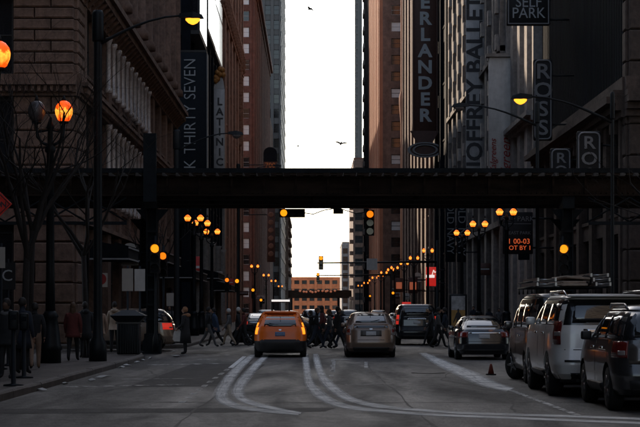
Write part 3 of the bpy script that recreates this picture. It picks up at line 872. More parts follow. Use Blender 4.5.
# ------------------------------------------------------------------ road markings and wear (flat on the road)
def decal(name, poly, m, label, cat='road marking', group=None, lift=.006):
    o = MB().add([(x, y, lift) for x, y in poly], [list(range(len(poly)))]).build(name, m)
    return tag(o, kind='structure')
def ribbon(name, pts, m, lift=.008):
    """pts: (x left px, x right px, y px) measured on the photograph, laid on the road"""
    vs, uv = [], []
    P = []
    for (xa, ya, xb, yb) in pts:
        a = Vector((*gp(xa, ya), 0)); b = Vector((*gp(xb, yb), 0)); P.append((a, b))
    # resample with Catmull-Rom
    out = []
    for i in range(len(P) - 1):
        p0, p1, p2, p3 = P[max(i - 1, 0)], P[i], P[i + 1], P[min(i + 2, len(P) - 1)]
        for k in range(10):
            t = k / 10
            c = []
            for e in (0, 1):
                c.append(.5 * ((2 * p1[e]) + (-p0[e] + p2[e]) * t + (2 * p0[e] - 5 * p1[e] + 4 * p2[e] - p3[e]) * t * t + (-p0[e] + 3 * p1[e] - 3 * p2[e] + p3[e]) * t ** 3))
            out.append(c)
    out.append(list(P[-1]))
    L = 0; fs = []
    for i, (a, b) in enumerate(out):
        if i: L += ((a + b) / 2 - (out[i - 1][0] + out[i - 1][1]) / 2).length
        vs += [(a.x, a.y, lift), (b.x, b.y, lift)]; uv += [(0, L), (1, L)]
        if i: fs.append([2 * i - 2, 2 * i - 1, 2 * i + 1, 2 * i])
    mb = MB().add(vs, fs)
    o = mb.build(name, m)
    me = o.data
    l = me.uv_layers.new(name='UVMap')
    for lp in me.loops: l.data[lp.index].uv = uv[lp.vertex_index]
    return tag(o, kind='structure')
ribbon('dust_track', [(249, 355, 257, 355), (239, 362, 250, 362), (226, 374, 240, 374), (215, 388, 232, 388), (213, 396, 229, 396), (217, 403, 232, 400), (232, 409, 243, 405), (262, 413, 266, 409), (298, 416, 300, 412)], 'dust')
ribbon('dust_track', [(262, 356, 270, 356), (252, 364, 263, 364), (239, 377, 253, 377), (231, 388, 246, 388), (231, 395, 246, 395), (237, 401, 249, 399), (252, 407, 260, 403), (275, 411, 280, 408), (300, 415, 302, 412.5)], 'dust', .010)
ribbon('dust_track', [(302, 354, 309, 354), (302, 362, 310, 362), (303, 374, 312, 374), (304, 384, 316, 384), (311, 395, 325, 392), (325, 404, 337, 400), (348, 410, 356, 406), (385, 413.5, 390, 410), (440, 417, 442, 414), (540, 421, 540, 418), (640, 425, 640, 422)], 'dust')
ribbon('dust_track', [(312, 354, 319, 354), (313, 362, 321, 362), (316, 374, 326, 374), (320, 383, 333, 382), (330, 393, 343, 390), (346, 402, 356, 398), (372, 408, 378, 404), (405, 411, 410, 408), (460, 415, 462, 412), (560, 418, 560, 415), (640, 421, 640, 418)], 'dust', .010)
ribbon('dust_track', [(417, 353, 428, 353), (424, 358, 440, 358), (436, 366, 458, 365), (455, 376, 480, 373), (478, 386, 498, 382), (505, 392, 515, 388)], 'dust')
def px_quad(x0, y0, x1, y1, w, m='worn_paint'):
    """line of real width w (m) between two photo points on the road"""
    a = Vector(gp(x0, y0)); b = Vector(gp(x1, y1)); d = (b - a).normalized(); n = Vector((-d.y, d.x)) * w / 2
    decal('lane_line', [tuple(a - n), tuple(b - n), tuple(b + n), tuple(a + n)], m, '')
px_quad(230.5, 368, 244.5, 356.5, .14)
for k in range(9):
    t = k / 9; t2 = t + .05
    f = lambda t: (228 - 50 * t, 369 + 36 * t)
    px_quad(*f(t), *f(t2), .12, 'faint_paint')
px_quad(455, 369.5, 578, 415.5, .11, 'faint_paint')
px_quad(120, 379.5, 192, 378.5, .16, 'faint_paint')
for x in (66, 84, 101, 118, 136, 158, 172): px_quad(x, 387 - (x - 66) * .02, x + 12, 386.8 - (x - 66) * .02, .38, 'faint_paint')
for x in (150, 164, 178, 192, 207): px_quad(x, 365 - (x - 150) * .02, x + 10, 364.8 - (x - 150) * .02, .5, 'faint_paint')
for x in (172, 190, 214, 318, 424, 446): px_quad(x, 355.3, x + 17, 355.0, .45, 'faint_paint')
for x in (196, 330): px_quad(x, 359.6, x + 20, 359.4, .5, 'faint_paint')
px_quad(150, 350.4, 252, 350.2, .35, 'faint_paint'); px_quad(400, 350.2, 452, 350.2, .35, 'faint_paint')
px_quad(345, 384.5, 392, 384, .12, 'faint_paint'); px_quad(334, 361, 333, 372, .10, 'faint_paint'); px_quad(366, 362, 366, 368, .10, 'faint_paint')
px_quad(538, 360, 552, 363, .4, 'faint_paint')
for k in range(6): px_quad(333 - k * .6, 360 + k * 5, 333 - k * .6, 361.6 + k * 5, .12, 'faint_paint')
# darker repair patches and a manhole cover
decal('asphalt_patch', [(-3.9, 40), (-1.6, 40.4), (-1.4, 57), (-3.6, 58)], 'asphalt_patch', '', lift=.003)
decal('asphalt_patch', [(-5.2, 29.5), (.2, 30.2), (.4, 31.4), (-5.2, 31.0)], 'asphalt_patch', '', lift=.0035)
mh = thing('manhole_cover', 'round iron manhole cover set in the asphalt', 'manhole', (3.0, 49, 0))
MB().lathe([(.36, .001), (.36, .012), (.33, .014)], (3.0, 49, 0), 24).build('lid', 'iron', mh)
MB().lathe([(.44, .001), (.44, .008)], (3.0, 49, 0), 24).build('ring', 'steel_rust', mh)

# ------------------------------------------------------------------ street lamps
def twin_lamp(x, y, label, lit=(True, True), group='twin globe street lamps', z0=H, far=False, h=7.05, gs=1.0):
    t = local_thing('twin_globe_lamp', label, 'street lamp', (x, y, z0), group)
    MB().lathe([(.30, 0), (.30, .35), (.34, .38), (.30, .5), (.24, 1.0), (.20, 1.25), (.24, 1.3), (.15, 1.45)], (0, 0, 0), 8).build('base', 'iron', t)
    MB().lathe([(.14, 1.44), (.12, 2.5), (.10, h - 1.2), (.15, h - 1.15), (.15, h - 1.05), (.08, h - .95), (.07, h - .55), (.12, h - .5), (.02, h - .2)], (0, 0, 0), 10).build('pole', 'iron', t)
    a = MB()
    for s in (-1, 1):
        a.tube([(0, 0, h - 1.0), (s * .2, 0, h - .92), (s * .36, 0, h - .75), (s * .38, 0, h - .36)], [.05, .045, .04, .05], 6)
    a.tube([(-.38, 0, h - .62), (0, 0, h - .55), (.38, 0, h - .62)], .03, 6)
    a.build('arm', 'iron', t)
    for s, on in zip((-1, 1), lit):
        g = MB().lathe([(.10 * gs, h - .32), (.17 * gs, h - .27), (.235 * gs, h - .12), (.25 * gs, h + .0 - (.1 if gs < 1 else 0)), (.22 * gs, h + .12 - (.2 if gs < 1 else 0)), (.14 * gs, h + .22 - (.2 if gs < 1 else 0)), (.05 * gs, h + .27 - (.2 if gs < 1 else 0))], (s * .38, 0, 0), 16).build('globe', ('globe_far' if far else 'globe_lit') if on else 'globe_off', t)
        f = MB().lathe([(.13, h - .37), (.13, h - .31)], (s * .38, 0, 0), 10); f.lathe([(.07, h + .26), (.05, h + .32), (.015, h + .42)], (s * .38, 0, 0), 8)
        f.build('finial', 'iron', g)
    return t
twin_lamp(-7.18, 41.3, 'twin globe street lamp with ornate amber globe beside the red diamond sign', (False, True))
twin_lamp(-7.30, 53.0, 'thick black lamp post with one amber globe lit among bare branches', (False, True))
L0 = twin_lamp(-6.95, 112, 'twin amber globe lamp at the awning closest to the railway', far=True, gs=.85)
for y in (118.5, 131):
    c = copy_tree(L0); c.location = (-6.9, y, H)
    c['label'] = 'twin amber globe lamp midway along the store awnings' if y < 125 else 'twin amber globe lamp at the last store awning before the navy blade sign'
L1 = twin_lamp(-7.0, 232, 'twin amber globe lamp far down the pavement past the glass mall', far=True, gs=.7, group='far lamps by the mall')
for y in (290, 345, 420): c = copy_tree(L1); c.location = (-7.0, y, H)
L2 = twin_lamp(10.75, 105, 'twin amber globe lamp right in front of the orange price board', far=True, gs=.85, group='lamps before the self park sign')
for y, x in ((119.5, 10.5), (133, 10.5)):
    c = copy_tree(L2); c.location = (x, y, H)
    c['label'] = 'twin amber globe lamp between the price board and the dark vertical banners' if y < 125 else 'twin amber globe lamp beside the dark vertical shop banners'
L3 = twin_lamp(10.5, 172, 'twin amber globe lamp in the long row beyond the ballet tower', far=True, gs=.62, group='long row of amber lamps beyond the ballet tower')
for y in (196, 218, 240, 252, 270, 292, 312, 340, 370, 410): c = copy_tree(L3); c.location = (10.5 + random.uniform(-.3, .2), y, H)

def cobra(x, y, top, reach, label, lit, drop=.15, z0=H, w_=1.0):
    """pole with a curved arm carrying a cobra head; reach < 0 points left"""
    t = local_thing('cobra_street_light', label, 'street light', (x, y, z0))
    top -= z0
    MB().lathe([(.26, 0), (.26, .5), (.16 * w_, .7), (.13 * w_, 1.4), (.12 * w_, top - 1.2), (.125 * w_, top)], (0, 0, 0), 10).build('pole', 'iron', t)
    MB().lathe([(.15 * w_, top - .9), (.17 * w_, top - .85), (.17 * w_, top - .1), (.13 * w_, top)], (0, 0, 0), 10).build('pole_cap', 'iron', t)
    sg = 1 if reach > 0 else -1; L = abs(reach)
    pts = [(sg * L * u, 0, top - 1.0 + (1.0 - drop) * math.sin(u * math.pi * .5) ** 1.0) for u in (0, .15, .3, .45, .6, .8, 1)]
    MB().tube(pts, [.06, .05, .045, .04, .035, .032, .03], 6).build('arm', 'iron', t)
    hx = sg * L; hz = top - drop
    h = MB().add([(hx - sg * .1, -.08, hz - .05), (hx - sg * .1, .08, hz - .05), (hx + sg * .3, .17, hz - .10), (hx + sg * .62, .08, hz - .08), (hx + sg * .62, -.08, hz - .08), (hx + sg * .3, -.17, hz - .10),
                  (hx - sg * .08, -.05, hz + .06), (hx - sg * .08, .05, hz + .06), (hx + sg * .3, .10, hz + .10), (hx + sg * .56, .04, hz + .03), (hx + sg * .56, -.04, hz + .03), (hx + sg * .3, -.10, hz + .10)],
                 [(0, 1, 2, 3, 4, 5), (6, 11, 10, 9, 8, 7), (0, 6, 7, 1), (1, 7, 8, 2), (2, 8, 9, 3), (3, 9, 10, 4), (4, 10, 11, 5), (5, 11, 6, 0)]).build('lamp_head', 'iron', t)
    MB().lathe([(.03, -.17), (.10, -.13), (.165, -.05), (.17, .0)], (0, 0, 0), 14).build('lens', 'cobra_lit' if lit else 'globe_off', h)
    l = h.children[0]; l.scale = (1.25, .9, 1.0); l.location = (hx + sg * .30, 0, hz - .09)
    return t
cobra(-6.2, 55, 10.3, 2.45, 'tall black street light whose lit head overhangs the road before the navy sign', True)
cobra(9.8, 62, 8.75, -2.7, 'street light with lit amber head reaching out in front of the upper store sign', True, w_=.45)
cobra(9.25, 78, 10.2, -2.9, 'unlit street light with arched arm in front of the ballet banner', False, w_=.6)
cobra(-6.2, 87, 9.9, 2.45, 'unlit street light with level arm crossing the grey restaurant sign', False)
cobra(-6.2, 160, 14.0, 3.0, 'distant unlit street light left of the sky gap', False)

# ------------------------------------------------------------------ traffic signals
def signal_head(parent, x, y, z, horizontal=False, lens=0, m='amber_lens', n=3, r=.13):
    """housing with three visored lenses facing the camera"""
    h = MB()
    w_, l_ = .36, .36 * n
    if horizontal: h.box(x, x + l_, y, y + .22, z - w_ / 2, z + w_ / 2)
    else: h.box(x - w_ / 2, x + w_ / 2, y, y + .22, z - l_, z)
    o = h.build('housing', 'iron', parent)
    for i in range(n):
        cx, cz = (x + .18 + .36 * i, z) if horizontal else (x, z - .18 - .36 * i)
        lit = i == lens
        MB().lathe([(r + .015, 0), (r, .05), (.02, .055)][::1], (cx, y - .055, cz), 16, 'y').build('lens', m if lit else 'glass_dark', o)
        v = MB(); N = 10
        vs = []
        for k in range(N + 1):
            a = math.pi * (-.1 + 1.2 * k / N)
            for (rr, yy) in ((r + .02, y), (r + .02, y - .26), (r + .035, y - .26), (r + .035, y)):
                vs.append((cx + rr * math.cos(a), yy, cz + rr * math.sin(a)))
        fs = []
        for k in range(N):
            for e in range(4): fs.append((4 * k + e, 4 * k + (e + 1) % 4, 4 * k + 4 + (e + 1) % 4, 4 * k + 4 + e))
        v.add(vs, fs).build('visor', 'iron', o)
    return o
def hang_signal(xp, yp, label, horizontal, lens=0, m='amber_lens', Y=80.4):
    X, Z = px(xp, yp, Y)
    t = thing('traffic_signal', label, 'traffic signal', (X, Y, Z))
    signal_head(t, X, Y, Z, horizontal, lens, m)
    top = ZB
    MB().tube([(X + (.6 if horizontal else 0), Y + .1, Z + .1), (X + (.6 if horizontal else 0), Y + .1, top)], .03, 6).build('hanger', 'iron', t)
    return t
hang_signal(279.5, 213, 'sideways traffic signal with amber left lens hung under the railway', True)
hang_signal(370, 210, 'upright traffic signal with orange top lens hung under the railway', False, 0, 'orange_lens')
cb = MB(); X0, Z0 = px(305, 213, 80.5); X1, Z1 = px(365, 212, 80.5)
Xm, Zm = px(334, 208.5, 80.5)
cb.tube([(X0, 80.5, Z0), (X0 + .35, 80.5, Z0 - .05), (X0 + .8, 80.5, Z0 + .12), (Xm, 80.5, Zm), (X1 - 1.0, 80.5, Zm - .02), (X1 - .4, 80.5, Z1 - .06), (X1, 80.5, Z1)], .022, 5)
cb.solo('signal_cable', 'iron', 'black cable sagging under the railway between the two signals', 'cable')
def post_signal(x, y, z, label, m='amber_lens', n=3):
    t = thing('traffic_signal', label, 'traffic signal', (x, y, .1))
    MB().lathe([(.14, .1), (.12, .6), (.055, .8), (.055, z + .3)], (x, y + .3, 0), 10).build('post', 'iron', t)
    signal_head(t, x, y, z, False, 0, m, n, .14)
    return t
X, Z = px(155, 248.6, 70.2); post_signal(X, 70.2, Z + .18, 'traffic signal with round amber lens on the left railway column')
X, Z = px(163, 256, 83); post_signal(X, 83, Z + .18, 'traffic signal with dull orange lens behind the left railway column', 'orange_lens')
X, Z = px(563.5, 249, 70.2); post_signal(X, 70.2, Z + .18, 'traffic signal with round amber lens on the right railway column')
X, Z = px(227, 280, 150); post_signal(X, 150, Z + .18, 'small far traffic signal with orange lens below the mall awning, by the mall', 'orange_lens')
X, Z = px(237, 281, 153); post_signal(X, 153, Z + .18, 'small far traffic signal with bright amber lens beside the mall awning end')
# mast arm with signals beyond the cross street
Y = 150
t = thing('signal_mast', 'far mast arm carrying amber traffic signals and a white lane sign', 'traffic signal', (9.9, Y, .1))
X0, Z0 = px(321, 263, Y)
MB().lathe([(.2, .1), (.16, .8), (.12, 1.0), (.10, 7.2)], (9.9, Y, 0), 10).build('post', 'iron', t)
MB().tube([(9.9, Y, Z0 + .1), (5, Y, Z0 + .05), (X0 - .3, Y, Z0)], [.10, .07, .05], 8).build('arm', 'iron', t)
signal_head(t, X0, Y - .25, Z0 + .55, False, 0, 'amber_lens')
X1, Z1 = px(372, 263, Y); bx(X1 - .42, X1 + .42, Y - .2, Y - .16, Z1 - .55, Z1 + .35).build('lane_sign', 'sign_white', t)
X2, Z2 = px(318, 275.5, 230)
t = thing('signal_mast', 'farther mast arm with one amber signal over the middle of the street', 'traffic signal', (9.6, 230, .1))
MB().lathe([(.2, .1), (.16, .8), (.12, 1.0), (.10, 6.6)], (9.6, 230, 0), 10).build('post', 'iron', t)
MB().tube([(9.6, 230, Z2 + .1), (X2 - .3, 230, Z2)], [.10, .05], 8).build('arm', 'iron', t)
signal_head(t, X2, 229.75, Z2 + .3, False, 0, 'amber_lens')
for xp, yp in ((253, 290), (261, 300), (393, 293), (370, 296)):
    yy = (-6.2 if xp < VX else 9.8) * F / (xp - VX)
    X, Z = px(xp, yp, yy)
    t = post_signal(X, yy, Z + .18, 'tiny amber signal light far along the kerb', 'amber_lens')
    t['group'] = 'tiny far signal lights'
# tar seams across and along the asphalt
def seam(pts, w_=.05):
    rnd = random.Random(len(pts) * 7 + int(pts[0][1]))
    P = []
    for (x0, y0), (x1, y1) in zip(pts, pts[1:]):
        n = 14
        for k in range(n): P.append(Vector((x0 + (x1 - x0) * k / n + rnd.uniform(-.04, .04), y0 + (y1 - y0) * k / n + rnd.uniform(-.05, .05), 0)))
    P.append(Vector((*pts[-1], 0)))
    vs = []
    for i, p in enumerate(P):
        d = (P[min(i + 1, len(P) - 1)] - P[max(i - 1, 0)]).normalized(); n_ = Vector((-d.y, d.x, 0)) * w_ * .7 * rnd.uniform(.4, 1.4)
        vs += [(p.x - n_.x, p.y - n_.y, .0048), (p.x + n_.x, p.y + n_.y, .0048)]
    tag(MB().add(vs, [(2 * i, 2 * i + 1, 2 * i + 3, 2 * i + 2) for i in range(len(P) - 1)]).build('tar_seam', 'tar'), kind='structure')
seam([(-5.4, 33.5), (.5, 33.1), (8, 33.6)], .06); seam([(-5.4, 46), (2, 45.6), (7, 46.3)], .07); seam([(-1.9, 25), (-1.8, 44), (-2.0, 64)], .03); seam([(1.7, 25), (1.6, 50), (1.75, 64)], .03)
seam([(-4.6, 36), (-3.2, 42), (-4.4, 51), (-3.9, 60)], .03); seam([(3.2, 30), (3.9, 38), (3.0, 44), (4.2, 55)], .03); seam([(-5.4, 56), (-1, 57.2), (3, 56.4)], .06)
# ------------------------------------------------------------------ signs on the buildings
def panel(name, label, x0, x1, z0, z1, y, m, depth=.5, border=None, side=None, wall=None, cat='sign'):
    """blade sign: box facing the camera, fixed to the building line by brackets"""
    t = thing(name, label, cat, ((x0 + x1) / 2, y, z0))
    o = bevel_box(x0, x1, y, y + depth, z0, z1, .04, 1).build('panel', m, t)
    if border:
        b = MB(); w_ = .06
        for (a0, a1, c0, c1) in ((x0 + .05, x1 - .05, z1 - .05 - w_, z1 - .05), (x0 + .05, x1 - .05, z0 + .05, z0 + .05 + w_), (x0 + .05, x0 + .05 + w_, z0 + .05 + w_, z1 - .05 - w_), (x1 - .05 - w_, x1 - .05, z0 + .05 + w_, z1 - .05 - w_)):
            b.box(a0, a1, y - .02, y - .002, c0, c1)
        b.build('border', border, t)
    if wall is not None:
        for k in (.15, .85):
            z = z0 + (z1 - z0) * k
            xa, xb = (x1 - .02, wall + .3) if wall > x1 else (wall - .3, x0 + .02)
            MB().tube([(xa, y + depth / 2, z), (xb, y + depth / 2, z)], .06, 6).build('bracket', 'iron', t)
    return t
# tall navy blade sign on the mall corner
t = panel('blade_sign', 'tall navy blade sign with thin upright white lettering on the mall corner', -11.5, -8.8, 9.0, 23.2, 158.6, 'sign_navy', 1.6)
for wd, zt in (('SEVEN', 22.7), ('THIRTY', 18.85), ('BLOCK', 14.25)): text(wd, 1.42, 'letter_pale', t, (-10.15, 158.57, zt), 90, squeeze=.86, bold=-.01, align='RIGHT')
bx(-11.5, -8.8, 158.6, 160.2, 23.2, 23.38).build('cap', 'frame_dark', t)
bx(-8.8, -8.72, 158.7, 160.1, 9.1, 23.1).build('light_strip', 'trim_pale', t)
# grey restaurant sign
t = panel('restaurant_sign', 'hanging grey vertical restaurant sign with dark stacked letters and gold crest', -10.35, -9.2, 14.6, 25.0, 200, 'sign_grey', .25, wall=None)
for k, ch in enumerate('LATINICITY'):
    text(ch, 1.1, 'letter_dark', t, (-9.72, 199.97, 23.6 - k * 1.06), extrude=.015, bold=.03)
MB().prism([(-10.35, 25.0), (-9.2, 25.0), (-9.5, 26.6), (-10.05, 26.6)], 200, 200.25).build('crown', 'sign_grey', t)
g = MB()
for k in range(9):
    a = k * .7
    g.lathe([(.05, -.3), (.28, -.1), (.30, .15), (.06, .4)], (-9.75 + .4 * math.cos(a), 199.9 + .05 * math.sin(a), 26.4 + .6 * math.sin(a * 1.3)), 7)
g.build('crest', 'gold', t)
MB().tube([(-10.45, 200.1, 25.6), (-10.45, 200.1, 15)], .05, 6).build('bracket', 'iron', t)
# domed restaurant sign farther on and the red vertical sign below
X0, Z0 = px(263.5, 168, 300); X1, Z1 = px(277, 147, 300)
t = thing('domed_sign', 'dark round topped sign with orange lettering over the far left pavement', 'sign', ((X0 + X1) / 2, 300, Z0 - 1))
cx = (X0 + X1) / 2; rr = (X1 - X0) / 2
MB().prism([(X0, Z0 + 1.0), (X1, Z0 + 1.0)] + [(cx + rr * math.cos(R(a)), Z1 - rr * .9 + rr * .9 * math.sin(R(a))) for a in range(0, 181, 15)], 300, 300.5).build('panel', 'dark_blue', t)
MB().prism([(X0, Z0 - 2.4), (X1, Z0 - 2.4), (X1, Z0 + 1.0), (X0, Z0 + 1.0)], 300.05, 300.45).build('lower_panel', 'sign_brown', t)
text('700', 1.1, 'letter_orange', t, (cx, 299.95, Z0 + .4))
MB().tube([(X0, 300.2, Z0 + .5), (XL + .2 - 1.0, 300.2, Z0 + .5)], .08, 6).build('bracket', 'iron', t)
X0, Z0 = px(267, 262, 290); X1, Z1 = px(275, 208, 290)
t = panel('vertical_sign', 'dark red vertical sign with stacked pale marks on the far left pavement side', X0, X1, Z0, Z1, 290, 'sign_brown', .4)
for k in range(6):
    zc = Z1 - 1.0 - k * 1.2
    MB().lathe([(.30, 0), (.42, .03), (.42, .05), (.30, .06)], ((X0 + X1) / 2, 289.93, zc), 10, 'y').build('ring_mark', 'terracotta', t)
MB().tube([(X0, 290.2, Z1 - 1), (XL - .6, 290.2, Z1 - 1)], .08, 6).build('bracket', 'iron', t)

# theatre sign: stacked letters
xa, za = px(413.5, 128, 210); xb, zb = px(436.5, 0, 210)
t = panel('theatre_sign', 'long brown vertical theatre sign with stacked pale capital letters', xa, xb, za - .3, zb + 12, 210, 'sign_brown', 1.0, wall=XR)
fr = MB(); fr.box(xa - .12, xa, 209.9, 211.1, za - .4, zb + 12.1); fr.box(xb, xb + .12, 209.9, 211.1, za - .4, zb + 12.1)
fr.build('side_rail', 'sign_brown', t)
cx = (xa + xb) / 2
zl = px(425, 116, 210)[1]
for k, ch in enumerate('REDNALREDEN'):
    text(ch, 1.95, 'letter_pale', t, (cx, 209.97, zl + k * 1.785), extrude=.05, squeeze=1.1, bold=.035)
tail = MB().prism([(xa - .3, za - .3), (xb + .3, za - .3), (xb - .6, za - 1.9), (cx, za - 2.3), (xa + .6, za - 1.9)], 210, 211).build('tail', 'sign_brown', t)
zo = px(425, 150, 210)[1]
ov = MB(); N = 24
for r0, r1, y_ in ((1.0, .84, 209.7), (.72, .60, 209.72)):
    vs = []
    for k in range(N):
        a = 2 * math.pi * k / N
        for r_ in (r0, r1):
            for yy in (y_, y_ + .3): vs.append((cx + 1.95 * r_ * math.cos(a), yy, zo + .85 * r_ * math.sin(a)))
    fs = []
    for k in range(N):
        b_ = 4 * k; c_ = 4 * ((k + 1) % N)
        fs += [(b_, b_ + 2, c_ + 2, c_), (b_ + 1, c_ + 1, c_ + 3, b_ + 3), (b_, c_, c_ + 1, b_ + 1), (b_ + 2, b_ + 3, c_ + 3, c_ + 2)]
    ov.add(vs, fs)
ov.build('oval_ring', 'letter_grey', t)
vs = [(cx + 1.9 * math.cos(2 * math.pi * k / N), 209.95, zo + .82 * math.sin(2 * math.pi * k / N)) for k in range(N)] + [(cx + 1.9 * math.cos(2 * math.pi * k / N), 210.6, zo + .82 * math.sin(2 * math.pi * k / N)) for k in range(N)]
MB().add(vs, [list(range(N)), list(range(2 * N - 1, N - 1, -1))] + [[k, N + k, N + (k + 1) % N, (k + 1) % N] for k in range(N)]).build('oval', 'sign_brown', t)

# ballet banner, pharmacy panel
xa, _ = px(466, 0, 150); xb, _ = px(484.5, 0, 150)
t = panel('ballet_banner', 'long grey banner with dark upright lettering on the ballet tower', xa, xb, 10.0, 34, 150, 'sign_grey', .15, wall=XR)
text('JOFFREY BALLET', 1.75, 'letter_dark', t, ((xa + xb) / 2, 149.98, px(0, 166, 150)[1] + 6.7), 90, squeeze=1.06, extrude=.01, bold=.025)
xa, za = px(489, 190, 131); xb, zb = px(512, 57, 131)
t = panel('pharmacy_sign', 'white vertical pharmacy sign with dark red script lettering', xa, xb, za, zb, 131, 'sign_white', .5, wall=XR + .5)
bx(xa - .2, xb + .25, 130.8, 131.7, zb, zb + .22).build('cap', 'stone_pale', t)
text('Walgreens', .95, 'letter_red', t, (xb - .42, 130.97, px(0, 133, 131)[1]), 90, shear=.35, align='RIGHT')
text('Walgreens', .62, 'letter_red', t, (xa + .3, 130.97, px(0, 139, 131)[1]), 90, shear=.35, align='RIGHT')
# self park sign
xa, za = px(507, 25, 104); xb, zb = px(550, -14, 104)
t = panel('parking_sign', 'black rectangular sign with pale capitals and thin border above the store signs', xa, xb, za, zb, 104, 'sign_black', .4, 'letter_grey', wall=XR)
for wd, yy in (('SELF', 2.5), ('PARK', 13.5)): text(wd, .82, 'letter_pale', t, ((xa + xb) / 2, 103.97, px(0, yy, 104)[1]), squeeze=.92, extrude=.01)
# store blade signs, all reading downward letter by letter
def store_blade(x0, x1, y0, y1, Y, label, zb=None, size=None, letters='ROSS', full=False):
    xa, zt = px(x0, y0, Y); xb, zz = px(x1, y1, Y)
    t = thing('store_blade_sign', label, 'sign', ((xa + xb) / 2, Y, zz))
    bevel_box(xa, xb, Y, Y + .35, zz, zt, .12, 3).build('panel', 'sign_black', t)
    r = MB(); w_ = .045
    pts = []
    cr = .22
    for (cx_, cz_, a0) in ((xb - cr - .08, zt - cr - .08, 0), (xa + cr + .08, zt - cr - .08, 90), (xa + cr + .08, zz + cr + .08, 180), (xb - cr - .08, zz + cr + .08, 270)):
        for k in range(5): pts.append((cx_ + cr * math.cos(R(a0 + k * 22.5)), Y - .012, cz_ + cr * math.sin(R(a0 + k * 22.5))))
    pts.append(pts[0]); r.tube(pts, w_, 6, cap=False)
    r.build('border', 'letter_grey', t)
    n = len(letters); step = (zt - zz - .35) / n
    for k, ch in enumerate(letters):
        text(ch, step * 1.12, 'letter_grey', t, ((xa + xb) / 2, Y - .02, zt - .2 - step * (k + .5)), extrude=.02, squeeze=1.15, bold=.015)
    for k in (.2, .8):
        z = zz + (zt - zz) * k
        MB().tube([(xb - .02, Y + .18, z), (XR + .2, Y + .18, z)], .05, 6).build('bracket', 'iron', t)
    return t
store_blade(533.5, 552.5, 59, 140.5, 102, 'long store blade sign with four stacked letters above the street light')
store_blade(550.5, 571.5, 148, 206, 92.5, 'store blade sign half hidden behind the railway, beside the larger one')
store_blade(577, 601.5, 131, 202, 86.2, 'largest store blade sign rising over the railway nearest the corner pier')
# old navy banners and the parking price board
for x0, x1, Y, lab in ((445.5, 455, 168, 'dark vertical banner reading downward below the railway beside a longer twin'), (457, 466, 156, 'second dark vertical banner reading downward nearer the amber lamps')):
    xa, za = px(x0, 262, Y); xb, zb = px(x1, 196, Y)
    t = panel('shop_banner', lab, xa, xb, za, zb, Y, 'dark_blue', .12, wall=XR)
    for wd, dz in (('OLD', 1.35), ('NAVY', -1.05)): text(wd, .88, 'letter_grey', t, ((xa + xb) / 2, Y - .02, (za + zb) / 2 + dz), -90, extrude=.01)
Y = 110
xa, za = px(503, 254, Y); xb, zb = px(533, 212, Y)
t = panel('parking_price_board', 'dark parking board with grey lettering over two rows of orange figures', xa, xb, za, zb, Y, 'sign_black', .3, wall=XR)
text('SELF PARK', .40, 'letter_grey', t, ((xa + xb) / 2, Y - .02, px(0, 219, Y)[1]), extrude=.008)
fr = MB(); fr.box(xa + .1, xb - .1, Y - .02, Y - .003, px(0, 224, Y)[1], px(0, 223.5, Y)[1]); fr.build('rule', 'letter_grey', t)
text('EAST PARK', .26, 'letter_grey', t, ((xa + xb) / 2 + .1, Y - .02, px(0, 233, Y)[1]), extrude=.008)
text('1 00-03', .42, 'led_orange', t, ((xa + xb) / 2 + .05, Y - .02, px(0, 241.5, Y)[1]), extrude=.008)
text('OT BY 1', .36, 'led_orange', t, ((xa + xb) / 2 + .12, Y - .02, px(0, 248, Y)[1]), extrude=.008)
# red lit shop sign, small red lit sign, poster case
Y = 195
xa, za = px(426, 286, Y); xb, zb = px(437.5, 267, Y)
t = panel('lit_shop_sign', 'glowing red shop sign with a white band and script on the right pavement', xa, xb, za, zb, Y, 'sign_red_lit', .3, wall=XR)
bx(xa, xb - .3, Y - .03, Y - .003, za + .85, za + 1.15).build('white_band', 'sign_white_lit', t)
text('M', .8, 'sign_white_lit', t, (xb - .35, Y - .04, za + 1.35), shear=.3)
Y = 190
xa, za = px(402, 307.5, Y); xb, zb = px(411, 302, Y)
t = panel('lit_shop_sign', 'small red lit oblong sign above the dark truck', xa, xb, za, zb, Y, 'sign_red_lit', .3)
MB().tube([((xa + xb) / 2, Y + .15, .15), ((xa + xb) / 2, Y + .15, za + .02)], .06, 6).build('post', 'iron', t)
Y = 100
xa, za = px(449.5, 327, Y); xb, zb = px(467, 296, Y)
t = thing('poster_case', 'upright poster case showing a grey sky over a golden field with a dark figure', 'poster', ((xa + xb) / 2, Y, .15))
bevel_box(xa, xb, Y, Y + .25, za - .15, zb + .1, .03, 1).build('case', 'iron', t)
zm = za + (zb - za) * .55
bx(xa + .1, xb - .1, Y - .012, Y - .002, zm, zb).build('sky_print', 'poster_sky', t)
bx(xa + .1, xb - .1, Y - .012, Y - .002, za, zm).build('field_print', 'poster_gold', t)
cx = (xa + xb) / 2
fg = MB().prism([(cx - .06, za), (cx - .02, za + .35), (cx + .02, za + .35), (cx + .07, za), (cx + .12, za), (cx + .09, za + .5), (cx + .28, za + .2), (cx + .30, za + .24), (cx + .1, za + .74), (cx + .04, za + .78), (cx + .05, za + .92), (cx, za + .98), (cx - .05, za + .92), (cx - .04, za + .78), (cx - .1, za + .74), (cx - .28, za + .24), (cx - .26, za + .2), (cx - .09, za + .5), (cx - .12, za)], Y - .02, Y - .013)
fg.build('figure_print', 'letter_dark', t)
for x in (xa + .15, xb - .15): bx(x - .06, x + .06, Y + .05, Y + .2, .15, za - .14).build('leg', 'iron', t)
